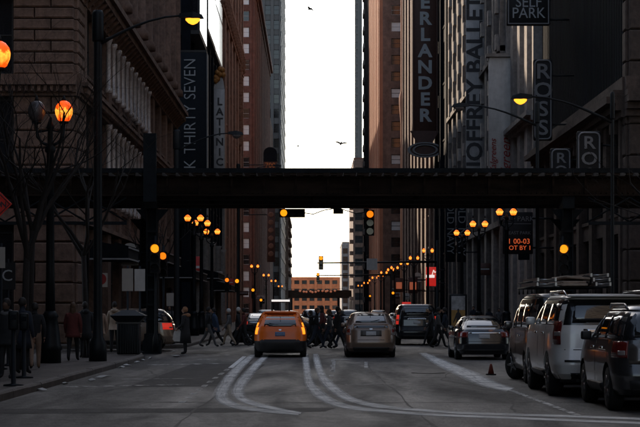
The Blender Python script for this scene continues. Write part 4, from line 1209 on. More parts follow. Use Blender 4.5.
# ---- signs on the left pavement
X, Z = -9.48, px(0, 204, 56)[1]
t = thing('diamond_road_sign', 'red diamond road works sign with black lettering on a post', 'road sign', (X, 56, .15))
d = .64
MB().prism([(X - d, Z), (X, Z - d), (X + d, Z), (X, Z + d)], 56, 56.03).build('plate', 'sign_orange_red', t)
b = MB(); q = .57
pts = [(X - q, 55.99, Z), (X, 55.99, Z - q), (X + q, 55.99, Z), (X, 55.99, Z + q), (X - q, 55.99, Z)]
for i in range(4): b.tube([pts[i], pts[i + 1]], .012, 4)
b.build('border', 'letter_dark', t)
for ch, dx in (('O', .22), ('N', .39)): text(ch, .23, 'letter_dark', t, (X + dx, 55.985, Z - .02), extrude=.004, bold=.02)
MB().tube([(X, 56.06, .15), (X, 56.06, Z + .4)], .04, 6).build('post', 'iron', t)
def post_sign(x0, x1, y0, y1, Y, m, label, marks=0, base=.15):
    xa, za = px(x0, y1, Y); xb, zb = px(x1, y0, Y)
    t = thing('pavement_sign', label, 'sign', ((xa + xb) / 2, Y, base))
    bx(xa, xb, Y, Y + .03, za, zb).build('plate', m, t)
    MB().lathe([(.16, base), (.16, base + .04), (.035, base + .06), (.035, zb + .1)], ((xa + xb) / 2, Y + .07, 0), 8).build('post', 'iron', t)
    if marks:
        mk = MB().lathe([(.18, 0), (.18, .01)], ((xa + xb) / 2, Y - .012, (za + zb) / 2 + .03), 18, 'y').build('mark', 'letter_red', t)
    return t
post_sign(94, 107.5, 273, 287, 60, 'sign_tan', 'square pale sign with a dull red round mark on a post', 1)
post_sign(122, 133, 268.5, 291, 63.5, 'sign_tan', 'tall pale notice plate on a post beside the litter bin')
post_sign(134.5, 145, 269, 291, 66, 'sign_white', 'tall white notice plate with grey picture behind the pale one')
post_sign(-4, 5, 247, 268, 47, 'sign_tan', 'narrow pale plate on a post left of the lamp post')
post_sign(166.5, 177, 293, 306, 90, 'sign_tan', 'pale plate with faint rows on the far corner post')
xa, za = px(3, 282, 50); xb, zb = px(11.5, 270, 50)
t = thing('pavement_sign', 'black hanging board with a pale letter C outline', 'sign', ((xa + xb) / 2, 50, .15))
bx(xa - .1, xb + .1, 50, 50.04, za - .2, zb + .2).build('plate', 'sign_black', t)
text('C', .42, 'letter_pale', t, ((xa + xb) / 2, 49.985, (za + zb) / 2), extrude=.004)
MB().lathe([(.16, .15), (.16, .19), (.035, .21), (.035, zb + .3)], ((xa + xb) / 2, 50.09, 0), 8).build('post', 'iron', t)
# ------------------------------------------------------------------ cars
def sup(t, n):
    t = min(1.0, abs(t))
    return (1 - t ** n) ** (1 / n)
def interp(tab, z):
    if z <= tab[0][0]: return tab[0][1:]
    for a, b in zip(tab, tab[1:]):
        if z <= b[0]:
            k = (z - a[0]) / (b[0] - a[0])
            return tuple(p + (q - p) * k for p, q in zip(a[1:], b[1:]))
    return tab[-1][1:]
class Shell:
    """stack of superellipse outlines: tab rows (z, half width, y rear, y front); sag(y) lowers the nose"""
    def __init__(s, tab, n=7, sag=None): s.tab = tab; s.n = n; s.sag = sag or (lambda y: 0.0)
    def rear(s, u, z, off=0):
        hw, yr, yf = interp(s.tab, z); yc, hl = (yr + yf) / 2, (yf - yr) / 2
        return (hw * u, yc - hl * sup(u, s.n) - off, z)
    def front(s, u, z, off=0):
        hw, yr, yf = interp(s.tab, z); yc, hl = (yr + yf) / 2, (yf - yr) / 2
        y = yc + hl * sup(u, s.n) + off
        return (hw * u, y, z + s.sag(y))
    def side(s, sg, y, z, off=0):
        hw, yr, yf = interp(s.tab, z); yc, hl = (yr + yf) / 2, (yf - yr) / 2
        return (sg * (hw * sup((y - yc) / hl, s.n) + off), y, z + s.sag(y))
    def body(s, zs, crown=0.0, N=64):
        m = MB(); 
        rings = []
        for z in zs:
            hw, yr, yf = interp(s.tab, z); yc, hl = (yr + yf) / 2, (yf - yr) / 2
            ring = []
            for k in range(N):
                a = 2 * math.pi * k / N
                c, sn = math.cos(a), math.sin(a)
                x = hw * math.copysign(abs(c) ** (2 / s.n), c); y = yc + hl * math.copysign(abs(sn) ** (2 / s.n), sn)
                ring.append((x, y, z + s.sag(y)))
            rings.append(ring)
        # close the top with shrinking rings for a soft crown
        top = rings[-1]; cx = 0; cy = sum(p[1] for p in top) / N
        for q, dz in ((.86, .55), (.6, .85), (.25, 1.0)):
            rings.append([(p[0] * q, cy + (p[1] - cy) * q, p[2] + crown * dz) for p in top])
        vs = [p for r in rings for p in r]
        fs = [[i * N + k, i * N + (k + 1) % N, (i + 1) * N + (k + 1) % N, (i + 1) * N + k] for i in range(len(rings) - 1) for k in range(N)]
        fs.append(list(range(N))[::-1]); fs.append([(len(rings) - 1) * N + k for k in range(N)])
        m.add(vs, fs, True)
        return m
def patch(fn, a0, a1, z0, z1, off=.006, na=8, nz=4, thick=.03, shape=None):
    """surface piece following a shell: fn(a, z, off); shape(k, z) trims the sides -> (a0, a1)"""
    out, inn = [], []
    for j in range(nz + 1):
        z = z0 + (z1 - z0) * j / nz
        b0, b1 = (a0, a1) if shape is None else shape(j / nz)
        for i in range(na + 1):
            a = b0 + (b1 - b0) * i / na
            out.append(fn(a, z, off)); inn.append(fn(a, z, off - thick))
    W = na + 1; n = len(out); fs = []
    for j in range(nz):
        for i in range(na):
            fs.append((j * W + i, j * W + i + 1, (j + 1) * W + i + 1, (j + 1) * W + i))
    per = [i for i in range(W)] + [j * W + na for j in range(1, nz + 1)] + [nz * W + i for i in range(na - 1, -1, -1)] + [j * W for j in range(nz - 1, 0, -1)]
    for a, b in zip(per, per[1:] + per[:1]): fs.append((a, n + a, n + b, b))
    return MB().add(out + inn, fs, True)
WH = {}
def wheel_meshes(r, wd, mr):
    k = (r, wd, mr)
    if k not in WH:
        t = MB().lathe([(r * .62, -wd / 2), (r * .92, -wd / 2), (r * .985, -wd * .38), (r, -wd * .25), (r, wd * .25), (r * .985, wd * .38), (r * .92, wd / 2), (r * .62, wd / 2)], (0, 0, 0), 28, 'x')
        d = MB().lathe([(r * .64, -wd * .46), (r * .60, -wd * .40), (r * .58, -wd * .1), (r * .58, wd * .1), (r * .60, wd * .40), (r * .64, wd * .46)], (0, 0, 0), 24, 'x')
        for q in range(5):
            a = 2 * math.pi * q / 5
            for e in (-1, 1):
                d.tube([(e * wd * .42, 0, 0), (e * wd * .42, math.cos(a) * r * .6, math.sin(a) * r * .6)], [r * .13, r * .09], 6)
        WH[k] = (t.mesh('tyre', 'rubber'), d.mesh('rim', mr))
    return WH[k]
def boolean_cut(me, cutters):
    a = bpy.data.objects.new('tmp_a', me); tmp = []
    for c in cutters:
        o = bpy.data.objects.new('tmp_c', c); tmp.append(o)
        m = a.modifiers.new('b', 'BOOLEAN'); m.operation = 'DIFFERENCE'; m.object = o; m.solver = 'EXACT'
    return bake(a, tmp)
def car(name, label, cat, loc, spec, paint, group=None, rz=0.0):
    t = local_thing(name, label, cat, loc, group, rz)
    g = spec
    lo, up = Shell(g['lower'], g.get('n', 7), g.get('sag')), Shell(g['cabin'], g.get('nc', 6))
    zl = [r[0] for r in g['lower']]
    zs = sorted(set([zl[0] + (zl[-1] - zl[0]) * k / 12 for k in range(13)] + zl))
    bm_ = lo.body(zs, g.get('deck', .02))
    me = bm_.mesh('body', paint)
    wr, wd = g['wheel']; hw = max(r[1] for r in g['lower'])
    cut = []
    for ya in g['axles']:
        for sx in (-1, 1):
            cut.append(MB().lathe([(wr + .07, -.18), (wr + .07, .25)], (sx * hw, ya, wr), 24, 'x').mesh('c', None))
    me = boolean_cut(me, cut)
    me.name = 'body'
    me.materials.clear(); me.materials.append(M[paint])
    for p in me.polygons: p.use_smooth = True
    me.set_sharp_from_angle(angle=R(32))
    if g.get('low_paint'):
        me.materials.append(M[g['low_paint'][0]])
        for p in me.polygons:
            if p.center.z < g['low_paint'][1]: p.material_index = 1
    body = link('body', me, t)
    zc = [r[0] for r in g['cabin']]
    cb = up.body(sorted(set([zc[0] + (zc[-1] - zc[0]) * k / 8 for k in range(9)] + zc)), g.get('roof', .035))
    cab = link('cabin', cb.mesh('cabin', g.get('cabin_paint', paint)), t)
    if g.get('cabin_paint'):
        zr = zc[-2] + (zc[-1] - zc[-2]) * .2
        rp = Shell([(z, hw_ + .006, yr - .006, yf + .006) for z, hw_, yr, yf in g['cabin']], g.get('nc', 6))
        cbm = rp.body([zr, (zr + zc[-1]) / 2, zc[-1] + .004], g.get('roof', .035) + .004)
        cbm.build('roof_panel', paint, t)
        for s in (-1, 1):
            f = up.rear if s > 0 else mir(up.rear)
            patch(f, .86, .985, zc[0] + .05, zr + .01, .007).build('rear_pillar', paint, t)
    for (nm, fn, a0, a1, z0, z1, m, off, host, shp) in g['patches'](lo, up):
        patch(fn, a0, a1, z0, z1, off, shape=shp).build(nm, m, t if host == 't' else body)
    tm, rm = wheel_meshes(wr, wd, g.get('rimm', 'rim'))
    for i, ya in enumerate(g['axles']):
        for sx in (-1, 1):
            w_ = bpy.data.objects.new('wheel', None); COL.objects.link(w_); w_.parent = t
            w_.location = (sx * (hw - wd / 2 - .02), ya, wr); w_.empty_display_size = .2
            ORG[w_.name] = Vector((0, 0, 0))
            if i == 1: w_.rotation_euler.z = g.get('steer', 0.0)
            link('tyre', tm, w_); link('rim', rm, w_)
    bx(-hw * .8, hw * .8, g['axles'][0] - .3, g['axles'][1] + .3, wr * .75, zl[0] + .12).build('underbody', 'plastic_black', t)
    for sx in (-1, 1):      # mirrors
        ym = g['mirror'][0]; zm = g['mirror'][1]
        p = up.side(sx, ym, zm)
        bevel_box(p[0] + (.02 if sx > 0 else -.20), p[0] + (.20 if sx > 0 else -.02), ym - .06, ym + .08, zm - .07, zm + .08, .035, 2).build('mirror', g.get('mirror_paint', paint), t)
    if g.get('extra'): g['extra'](t, lo, up, body)
    return t
def mir(fn):
    return lambda a, z, off: tuple((-p if i == 0 else p) for i, p in enumerate(fn(a, z, off)))
def bar(parent, name, m, pts, r, n=6): return MB().tube(pts, r, n).build(name, m, parent)

# --- orange taxi hatchback
def taxi_p(lo, up):
    rr, ur = lo.rear, up.rear
    P = [('rear_window', ur, -.80, .80, 1.07, 1.485, 'car_glass', .008, 't', lambda k: (-.86 + .02 * k, .86 - .02 * k)),
         ('bumper', rr, -.985, .985, .20, .60, 'plastic_black', .03, 't', None),
         ('tailgate_seam', rr, -.70, .70, .60, .625, 'plastic_black', .004, 't', None),
         ('number_plate', rr, -.19, .19, .74, .88, 'plate_blue', .014, 't', None),
         ('badge', rr, -.05, .05, .93, .97, 'chrome', .012, 't', None)]
    for s in (-1, 1):
        sd = lambda a, z, off, s=s: up.side(s, a, z, off)
        P.append(('side_window', sd, 0, 0, 1.07, 1.44, 'car_glass', .006, 't', lambda k: (.55 + .25 * k, 1.5)))
        P.append(('side_window', sd, 0, 0, 1.07, 1.44, 'car_glass', .006, 't', lambda k: (1.58, 3.2 - .55 * k)))
        f = rr if s > 0 else mir(rr)
        P.append(('tail_light', f, 0, 0, .80, 1.04, 'tail_amber', .016, 't', lambda k: (.86 - .02 * k, .955)))
        f2 = ur if s > 0 else mir(ur)
        P.append(('tail_light', f2, 0, 0, 1.06, 1.20, 'tail_amber', .020, 't', lambda k: (.905, .97 + .0 * k)))
    return P
def taxi_x(t, lo, up, body):
    r = bevel_box(-.33, .33, 1.35, 1.6, 1.90, 2.02, .02, 1).build('roof_sign', 'plastic_black', t)
    bx(-.32, .32, 1.33, 1.349, 1.93, 2.0).build('lit_panel', 'taxi_light', r)
    for x in (-.3, .3): bx(x - .03, x + .03, 1.42, 1.52, 1.56, 1.90).build('bracket', 'iron', r)
    bar(t, 'aerial', 'iron', [(0, .8, 1.6), (0, .55, 1.92)], .008)
    bar(t, 'rear_wiper', 'iron', [(-.02, .24, 1.10), (-.38, .28, 1.18)], .012)
    bevel_box(-.56, .56, .84, 1.1, 1.525, 1.575, .015, 1).build('spoiler', 'paint_orange', t)
taxi = dict(lower=[(.24, .84, .10, 4.30), (.34, .89, .03, 4.38), (.55, .915, .0, 4.40), (.70, .915, .05, 4.38), (.90, .905, .10, 4.32), (1.04, .87, .16, 4.2)],
            cabin=[(.98, .87, .16, 3.55), (1.08, .855, .20, 3.25), (1.20, .81, .34, 2.85), (1.32, .765, .50, 2.65), (1.43, .715, .70, 2.45), (1.50, .67, .86, 2.3), (1.545, .63, 1.02, 2.2), (1.58, .58, 1.2, 2.1)],
            axles=(.85, 3.5), wheel=(.325, .21), mirror=(2.95, 1.08), sag=lambda y: -.20 * max(0, (y - 3.0) / 1.4) ** 1.3 if y > 3 else 0, patches=taxi_p, extra=taxi_x, mirror_paint='plastic_black', low_paint=('plastic_black', .60))
car('taxi', 'orange taxi hatchback with lit amber tail lights stopped under the railway', 'taxi', (-1.10, 65.3, 0), taxi, 'paint_orange')

# --- tan hatchback sedan
def tan_p(lo, up):
    rr, ur = lo.rear, up.rear
    P = [('rear_window', ur, -.82, .82, 1.20, 1.49, 'car_glass', .008, 't', lambda k: (-.9 + .04 * k, .9 - .04 * k)),
         ('lower_rear_window', rr, -.72, .72, 1.02, 1.10, 'car_glass', .008, 't', None),
         ('bumper_skirt', rr, -.97, .97, .18, .36, 'plastic_black', .012, 't', None),
         ('bumper_seam', rr, -.95, .95, .60, .615, 'plastic_black', .004, 't', None),
         ('plate_recess', rr, -.42, .42, .74, .94, 'plate_dark', .012, 't', None),
         ('number_plate', rr, -.20, .20, .76, .90, 'plate', .026, 't', None),
         ('badge', rr, -.06, .06, .96, 1.0, 'chrome', .012, 't', None)]
    for s in (-1, 1):
        sd = lambda a, z, off, s=s: up.side(s, a, z, off)
        P.append(('side_window', sd, 0, 0, 1.10, 1.40, 'car_glass', .006, 't', lambda k: (.75 + .45 * k, 1.75)))
        P.append(('side_window', sd, 0, 0, 1.10, 1.40, 'car_glass', .006, 't', lambda k: (1.82, 3.3 - .7 * k)))
        f = rr if s > 0 else mir(rr)
        P.append(('tail_light', f, 0, 0, .78, 1.12, 'tail_clear', .014, 't', lambda k: (.80 + .02 * k, .97)))
        P.append(('brake_light', f, 0, 0, .86, .98, 'tail_red', .022, 't', lambda k: (.84, .96)))
    return P
def tan_x(t, lo, up, body):
    bevel_box(-.62, .62, .30, .55, 1.135, 1.165, .012, 1).build('spoiler', 'paint_tan', t)
    bar(t, 'rear_wiper', 'iron', [(.0, .40, 1.23), (.30, .46, 1.30)], .012)
    bar(t, 'aerial', 'iron', [(0, 1.0, 1.54), (0, .85, 1.70)], .008)
tan = dict(lower=[(.22, .80, .12, 4.35), (.32, .855, .03, 4.42), (.52, .872, .0, 4.45), (.72, .870, .04, 4.42), (.95, .855, .09, 4.3), (1.14, .78, .20, 4.1)],
           cabin=[(1.06, .80, .20, 3.75), (1.20, .77, .36, 3.30), (1.36, .71, .64, 2.8), (1.49, .64, .88, 2.4), (1.535, .57, 1.15, 2.2)],
           axles=(.85, 3.55), wheel=(.315, .20), mirror=(3.0, 1.10), sag=lambda y: -.30 * max(0, (y - 3.0) / 1.4) ** 1.3 if y > 3 else 0, patches=tan_p, extra=tan_x)
car('hatchback_car', 'tan hatchback with clear tail lights waiting beside the orange taxi', 'car', (2.03, 65.2, 0), tan, 'paint_tan')

# --- dark sedan
def sed_p(lo, up):
    rr, ur = lo.rear, up.rear
    P = [('rear_window', ur, -.80, .80, 1.06, 1.36, 'car_glass', .008, 't', lambda k: (-.88 + .06 * k, .88 - .06 * k)),
         ('bumper_skirt', rr, -.95, .95, .18, .34, 'plastic_black', .012, 't', None),
         ('boot_seam', rr, -.66, .66, .60, .612, 'plastic_black', .004, 't', None),
         ('number_plate', rr, -.20, .20, .70, .84, 'plate', .016, 't', None),
         ('chrome_strip', rr, -.58, .58, .87, .90, 'chrome', .018, 't', None)]
    for s in (-1, 1):
        sd = lambda a, z, off, s=s: up.side(s, a, z, off)
        P.append(('side_window', sd, 0, 0, 1.03, 1.33, 'car_glass', .006, 't', lambda k: (.95 + .55 * k, 2.1)))
        P.append(('side_window', sd, 0, 0, 1.03, 1.33, 'car_glass', .006, 't', lambda k: (2.17, 3.5 - .6 * k)))
        f = rr if s > 0 else mir(rr)
        P.append(('tail_light', f, 0, 0, .74, .93, 'tail_red', .014, 't', lambda k: (.60, .965)))
    return P
sed = dict(lower=[(.22, .82, .12, 4.65), (.32, .88, .04, 4.75), (.52, .915, .0, 4.78), (.74, .915, .03, 4.74), (.92, .88, .08, 4.6), (1.0, .80, .16, 4.4)],
           cabin=[(.94, .80, .62, 3.9), (1.04, .76, .82, 3.5), (1.22, .68, 1.25, 2.95), (1.38, .58, 1.7, 2.6), (1.42, .50, 1.85, 2.45)],
           axles=(.95, 3.8), wheel=(.335, .22), mirror=(3.15, 1.02), sag=lambda y: -.16 * max(0, (y - 3.2) / 1.4) ** 1.3 if y > 3.2 else 0, patches=sed_p)
car('sedan_car', 'black sedan with chrome boot strip parked ahead of the loaded van', 'car', (5.63, 62.0, 0), sed, 'paint_black')

# --- large silver SUV
def suv_p(lo, up):
    rr, ur = lo.rear, up.rear
    P = [('rear_window', ur, -.80, .80, 1.38, 1.80, 'car_glass', .010, 't', lambda k: (-.88 + .03 * k, .88 - .03 * k)),
         ('bumper_step', rr, -.80, .80, .66, .70, 'plastic_black', .022, 't', None),
         ('bumper_skirt', rr, -.94, .94, .28, .46, 'plastic_black', .014, 't', None),
         ('tailgate_seam', rr, -.80, .80, .88, .895, 'plastic_black', .004, 't', None),
         ('chrome_bar', rr, -.46, .46, 1.20, 1.27, 'chrome', .026, 't', None),
         ('number_plate', rr, -.17, .17, 1.00, 1.13, 'plate', .014, 't', None),
         ('badge', rr, .42, .62, 1.00, 1.03, 'chrome', .012, 't', None)]
    for s in (-1, 1):
        sd = lambda a, z, off, s=s: up.side(s, a, z, off)
        P.append(('side_window', sd, 0, 0, 1.36, 1.74, 'car_glass', .008, 't', lambda k: (.35 + .08 * k, 1.5)))
        P.append(('side_window', sd, 0, 0, 1.36, 1.74, 'car_glass', .008, 't', lambda k: (1.6, 2.6)))
        P.append(('side_window', sd, 0, 0, 1.36, 1.74, 'car_glass', .008, 't', lambda k: (2.68, 3.9 - .5 * k)))
        f = rr if s > 0 else mir(rr)
        P.append(('tail_light', f, 0, 0, .98, 1.42, 'tail_red', .016, 't', lambda k: (.865, .975)))
        P.append(('reverse_light', f, 0, 0, 1.14, 1.22, 'tail_clear', .024, 't', lambda k: (.875, .965)))
        s2 = lambda a, z, off, s=s: lo.side(s, a, z, off)
        P.append(('door_handle', s2, 1.75, 1.97, 1.16, 1.20, 'chrome', .03, 't', None))
        P.append(('door_handle', s2, 2.85, 3.07, 1.16, 1.20, 'chrome', .03, 't', None))
        P.append(('door_seam', s2, 2.62, 2.632, .55, 1.30, 'plastic_black', .003, 't', None))
        P.append(('door_seam', s2, 1.56, 1.572, .75, 1.30, 'plastic_black', .003, 't', None))
        P.append(('sill', s2, 1.7, 3.6, .36, .46, 'plastic_black', .04, 't', None))
    return P
def suv_x(t, lo, up, body):
    for s in (-1, 1):
        bar(t, 'roof_rail', 'chrome', [(s * .70, .55, 1.88), (s * .72, .75, 1.97), (s * .72, 2.7, 1.98), (s * .70, 2.95, 1.90)], .022)
    bevel_box(-.72, .72, .10, .42, 1.86, 1.90, .015, 1).build('spoiler', 'paint_silver', t)
    bar(t, 'rear_wiper', 'iron', [(.0, .10, 1.42), (.40, .12, 1.50)], .014)
    for x in (-.55, .55): bar(t, 'exhaust', 'rim_dark', [(x, .1, .32), (x, .6, .34)], .035, 8)
suv = dict(cabin_paint='paint_black', lower=[(.34, .90, .14, 5.15), (.44, .97, .03, 5.25), (.62, 1.005, .0, 5.30), (.74, 1.005, .04, 5.28), (.9, 1.0, .09, 5.2), (1.2, .985, .12, 5.1), (1.34, .955, .15, 5.0)],
           cabin=[(1.28, .955, .15, 4.2), (1.40, .93, .17, 3.95), (1.62, .87, .22, 3.6), (1.80, .81, .30, 3.2), (1.89, .73, .42, 3.0)],
           axles=(1.15, 4.2), wheel=(.395, .27), mirror=(3.55, 1.40), n=9, nc=9, sag=lambda y: -.10 * max(0, (y - 3.9) / 1.3) ** 1.3 if y > 3.9 else 0, patches=suv_p, extra=suv_x)
car('large_suv', 'silver full size SUV with chrome tailgate bar parked between the grey SUV and the van', 'car', (5.45, 34.9, 0), suv, 'paint_silver')

# --- grey compact SUV at the frame edge
def cuv_p(lo, up):
    rr, ur = lo.rear, up.rear
    P = [('rear_window', ur, -.80, .80, 1.18, 1.58, 'car_glass', .010, 't', lambda k: (-.86 + .05 * k, .86 - .05 * k)),
         ('bumper_skirt', rr, -.97, .97, .26, .50, 'plastic_black', .014, 't', None),
         ('bumper_seam', rr, -.97, .97, .72, .735, 'plastic_black', .004, 't', None),
         ('tailgate_panel', rr, -.74, .74, .76, 1.08, 'paint_bronze', .008, 't', None),
         ('number_plate', rr, -.20, .20, .84, .98, 'plate', .018, 't', None)]
    for s in (-1, 1):
        sd = lambda a, z, off, s=s: up.side(s, a, z, off)
        P.append(('side_window', sd, 0, 0, 1.16, 1.52, 'car_glass', .008, 't', lambda k: (.42 + .16 * k, 1.15)))
        P.append(('side_window', sd, 0, 0, 1.16, 1.52, 'car_glass', .008, 't', lambda k: (1.24, 2.05)))
        P.append(('side_window', sd, 0, 0, 1.16, 1.52, 'car_glass', .008, 't', lambda k: (2.13, 3.2 - .5 * k)))
        f = rr if s > 0 else mir(rr)
        P.append(('tail_light', f, 0, 0, .86, 1.12, 'tail_red', .016, 't', lambda k: (.76, .975)))
        P.append(('reverse_light', f, 0, 0, .90, .97, 'tail_clear', .024, 't', lambda k: (.80, .96)))
        s2 = lambda a, z, off, s=s: lo.side(s, a, z, off)
        P.append(('tail_light', s2, 0, 0, .90, 1.12, 'tail_red', .012, 't', lambda k: (.22, .46)))
        P.append(('door_handle', s2, 1.35, 1.55, .98, 1.02, 'chrome', .03, 't', None))
        P.append(('door_handle', s2, 2.30, 2.50, .98, 1.02, 'chrome', .03, 't', None))
        P.append(('door_seam', s2, 2.08, 2.092, .45, 1.12, 'plastic_black', .003, 't', None))
        P.append(('sill', s2, 1.35, 2.95, .28, .42, 'plastic_black', .03, 't', None))
    return P
def cuv_x(t, lo, up, body):
    for s in (-1, 1):
        bar(t, 'roof_rail', 'rim', [(s * .60, .65, 1.63), (s * .62, .85, 1.71), (s * .62, 2.2, 1.72), (s * .60, 2.45, 1.66)], .02)
    bar(t, 'rear_wiper', 'iron', [(.0, .16, 1.22), (.36, .2, 1.30)], .013)
cuv = dict(cabin_paint='paint_black', lower=[(.27, .84, .12, 4.30), (.36, .90, .03, 4.38), (.58, .925, .0, 4.42), (.76, .925, .05, 4.40), (.95, .915, .10, 4.3), (1.14, .88, .14, 4.2)],
           cabin=[(1.08, .88, .14, 3.55), (1.20, .86, .18, 3.25), (1.40, .79, .28, 2.85), (1.58, .70, .44, 2.45), (1.665, .60, .60, 2.3)],
           axles=(.85, 3.5), wheel=(.355, .23), mirror=(2.95, 1.18), n=8, sag=lambda y: -.14 * max(0, (y - 3.2) / 1.2) ** 1.3 if y > 3.2 else 0, patches=cuv_p, extra=cuv_x, mirror_paint='plastic_black')
car('compact_suv', 'dark grey compact SUV with red tail lights parked behind the silver SUV', 'car', (5.68, 29.9, 0), cuv, 'paint_grey')

# --- loaded van
def van_p(lo, up):
    rr, ur = lo.rear, up.rear
    P = [('bumper', rr, -.96, .96, .30, .55, 'plastic_black', .03, 't', None),
         ('number_plate', rr, -.19, .19, .85, .98, 'plate', .016, 't', None)]
    for s in (-1, 1):
        f = ur if s > 0 else mir(ur)
        P.append(('rear_window', f, .06, .80, 1.25, 1.82, 'car_glass', .010, 't', None))
        sd = lambda a, z, off, s=s: up.side(s, a, z, off)
        P.append(('side_window', sd, 0, 0, 1.24, 1.76, 'car_glass', .008, 't', lambda k: (.45 + .05 * k, 1.6)))
        P.append(('side_window', sd, 0, 0, 1.24, 1.76, 'car_glass', .008, 't', lambda k: (1.7, 2.7)))
        P.append(('side_window', sd, 0, 0, 1.24, 1.70, 'car_glass', .008, 't', lambda k: (2.8, 3.9 - .55 * k)))
        f = rr if s > 0 else mir(rr)
        P.append(('tail_light', f, 0, 0, .80, 1.18, 'tail_red', .016, 't', lambda k: (.88, .975)))
        s2 = lambda a, z, off, s=s: lo.side(s, a, z, off)
        P.append(('door_handle', s2, 1.9, 2.1, 1.02, 1.06, 'chrome', .03, 't', None))
        P.append(('door_seam', s2, 2.72, 2.732, .5, 1.2, 'plastic_black', .003, 't', None))
    return P
def van_x(t, lo, up, body):
    k = MB()
    for y in (.45, 1.3, 2.15, 3.0): k.tube([(-.82, y, 1.98), (-.82, y, 2.12), (.82, y, 2.12), (.82, y, 1.98)], .022, 6)
    for x in (-.82, .82): k.tube([(x, .35, 2.12), (x, 3.1, 2.12)], .022, 6); k.tube([(x, .35, 2.24), (x, 3.1, 2.24)], .018, 6)
    k.build('roof_rack', 'iron', t)
van = dict(cabin_paint='paint_black', lower=[(.28, .86, .10, 4.70), (.40, .92, .03, 4.76), (.62, .945, .0, 4.80), (.9, .945, .03, 4.75), (1.2, .93, .06, 4.6)],
           cabin=[(1.14, .93, .06, 4.35), (1.30, .91, .09, 4.0), (1.60, .86, .14, 3.6), (1.86, .78, .22, 3.2), (1.96, .68, .36, 3.0)],
           axles=(.95, 3.75), wheel=(.335, .22), mirror=(3.55, 1.28), n=9, nc=9, steer=R(26), sag=lambda y: -.22 * max(0, (y - 3.8) / 1.0) ** 1.3 if y > 3.8 else 0, patches=van_p, extra=van_x)
car('van', 'bronze minivan with ladders on its roof rack and front wheel turned out', 'van', (5.62, 41.0, 0), van, 'paint_bronze')
# load on the rack: each piece a thing of its own
def ladder(x, y, z, L, wd, m, label, tilt=0.0, n=8):
    t = thing('ladder', label, 'ladder', (x, y, z))
    for s in (0, wd): bx(x + s - .02, x + s + .02, y, y + L, z, z + .075).build('rail', m, t)
    for k in range(n): MB().tube([(x + .02, y + .2 + k * (L - .4) / (n - 1), z + .038), (x + wd - .02, y + .2 + k * (L - .4) / (n - 1), z + .038)], .015, 6).build('rung', m, t)
vx, vy = 5.62, 41.0
ladder(vx - .74, vy + .1, 2.145, 3.0, .40, 'aluminium', 'aluminium ladder lying lowest on the left of the van rack')
ladder(vx - .72, vy + .15, 2.245, 2.8, .38, 'aluminium', 'aluminium ladder lying on top of another on the left of the van rack')
ladder(vx + .52, vy + .0, 2.145, 3.1, .30, 'aluminium', 'aluminium ladder lowest in the pile on the right of the van rack')
ladder(vx + .48, vy + .1, 2.245, 3.0, .34, 'aluminium', 'aluminium ladder in the middle of the pile on the right of the van rack')
ladder(vx + .44, vy + .2, 2.345, 2.9, .36, 'aluminium', 'aluminium ladder topmost in the pile on the right of the van rack')
for i, (x0, z, wd, lab) in enumerate(((-.22, 2.145, .56, 'pale wide board lying flat lowest in the middle of the van rack'), (-.18, 2.20, .50, 'pale board lying second in the middle of the van rack'), (-.10, 2.30, .52, 'pale board propped on top of the middle pile of the van rack'))):
    o = bevel_box(vx + x0, vx + x0 + wd, vy + .05 + i * .1, vy + 2.8, z, z + .05, .008, 1).solo('board', 'wood_pale', lab, 'board')
    if i == 2: o.rotation_euler.y = R(5)
o = MB()
for k in range(3): o.tube([(vx + .36 + (.09 + .012 * k) * math.cos(a * .63), vy + .4 + k * .04, 2.26 + (.09 + .012 * k) * math.sin(a * .63)) for a in range(11)], .02, 5, cap=False)
o.solo('rope_coil', 'bark', 'dark rope coil hung between the ladders on the van rack', 'rope')

# --- other traffic
def lit(o, m, names=('tail_light', 'brake_light')):
    for c in o.children:
        if c.name.split('.')[0] in names:
            c.data = c.data.copy(); c.data.materials.clear(); c.data.materials.append(M[m])
o = car('large_suv', 'black SUV waiting past the crossing in front of the red shop sign', 'car', (4.9, 88.5, 0), dict(suv, extra=None), 'paint_black'); lit(o, 'brake_lit')
o = car('compact_suv', 'beige car with red tail light crossing behind the left railway column', 'car', (-5.5, 77.2, 0), dict(cuv, extra=None), 'paint_beige', rz=R(90)); lit(o, 'brake_lit')
o = car('sedan_car', 'black sedan turning across the street just beyond the orange taxi', 'car', (.9, 89.5, 0), sed, 'paint_black', rz=R(72))
c1 = car('sedan_car', 'small dark sedan with red lights in the far queue down the street', 'car', (-3.6, 122, 0), sed, 'paint_grey', group='far queue of cars'); lit(c1, 'brake_lit')
c2 = car('compact_suv', 'small silver SUV in the far queue down the street', 'car', (.1, 128, 0), dict(cuv, extra=None), 'paint_silver', group='far queue of cars')
for x, y, s in ((3.4, 135, c1), (-3.6, 150, c2), (-.2, 158, c1), (3.4, 170, c2), (6.8, 150, c1), (-3.6, 205, c1), (.1, 212, c2), (3.4, 225, c1), (6.9, 196, c2), (0, 262, c1), (3.4, 280, c2), (-3.6, 300, c2)):
    c = copy_tree(s); c.location = (x, y, 0)
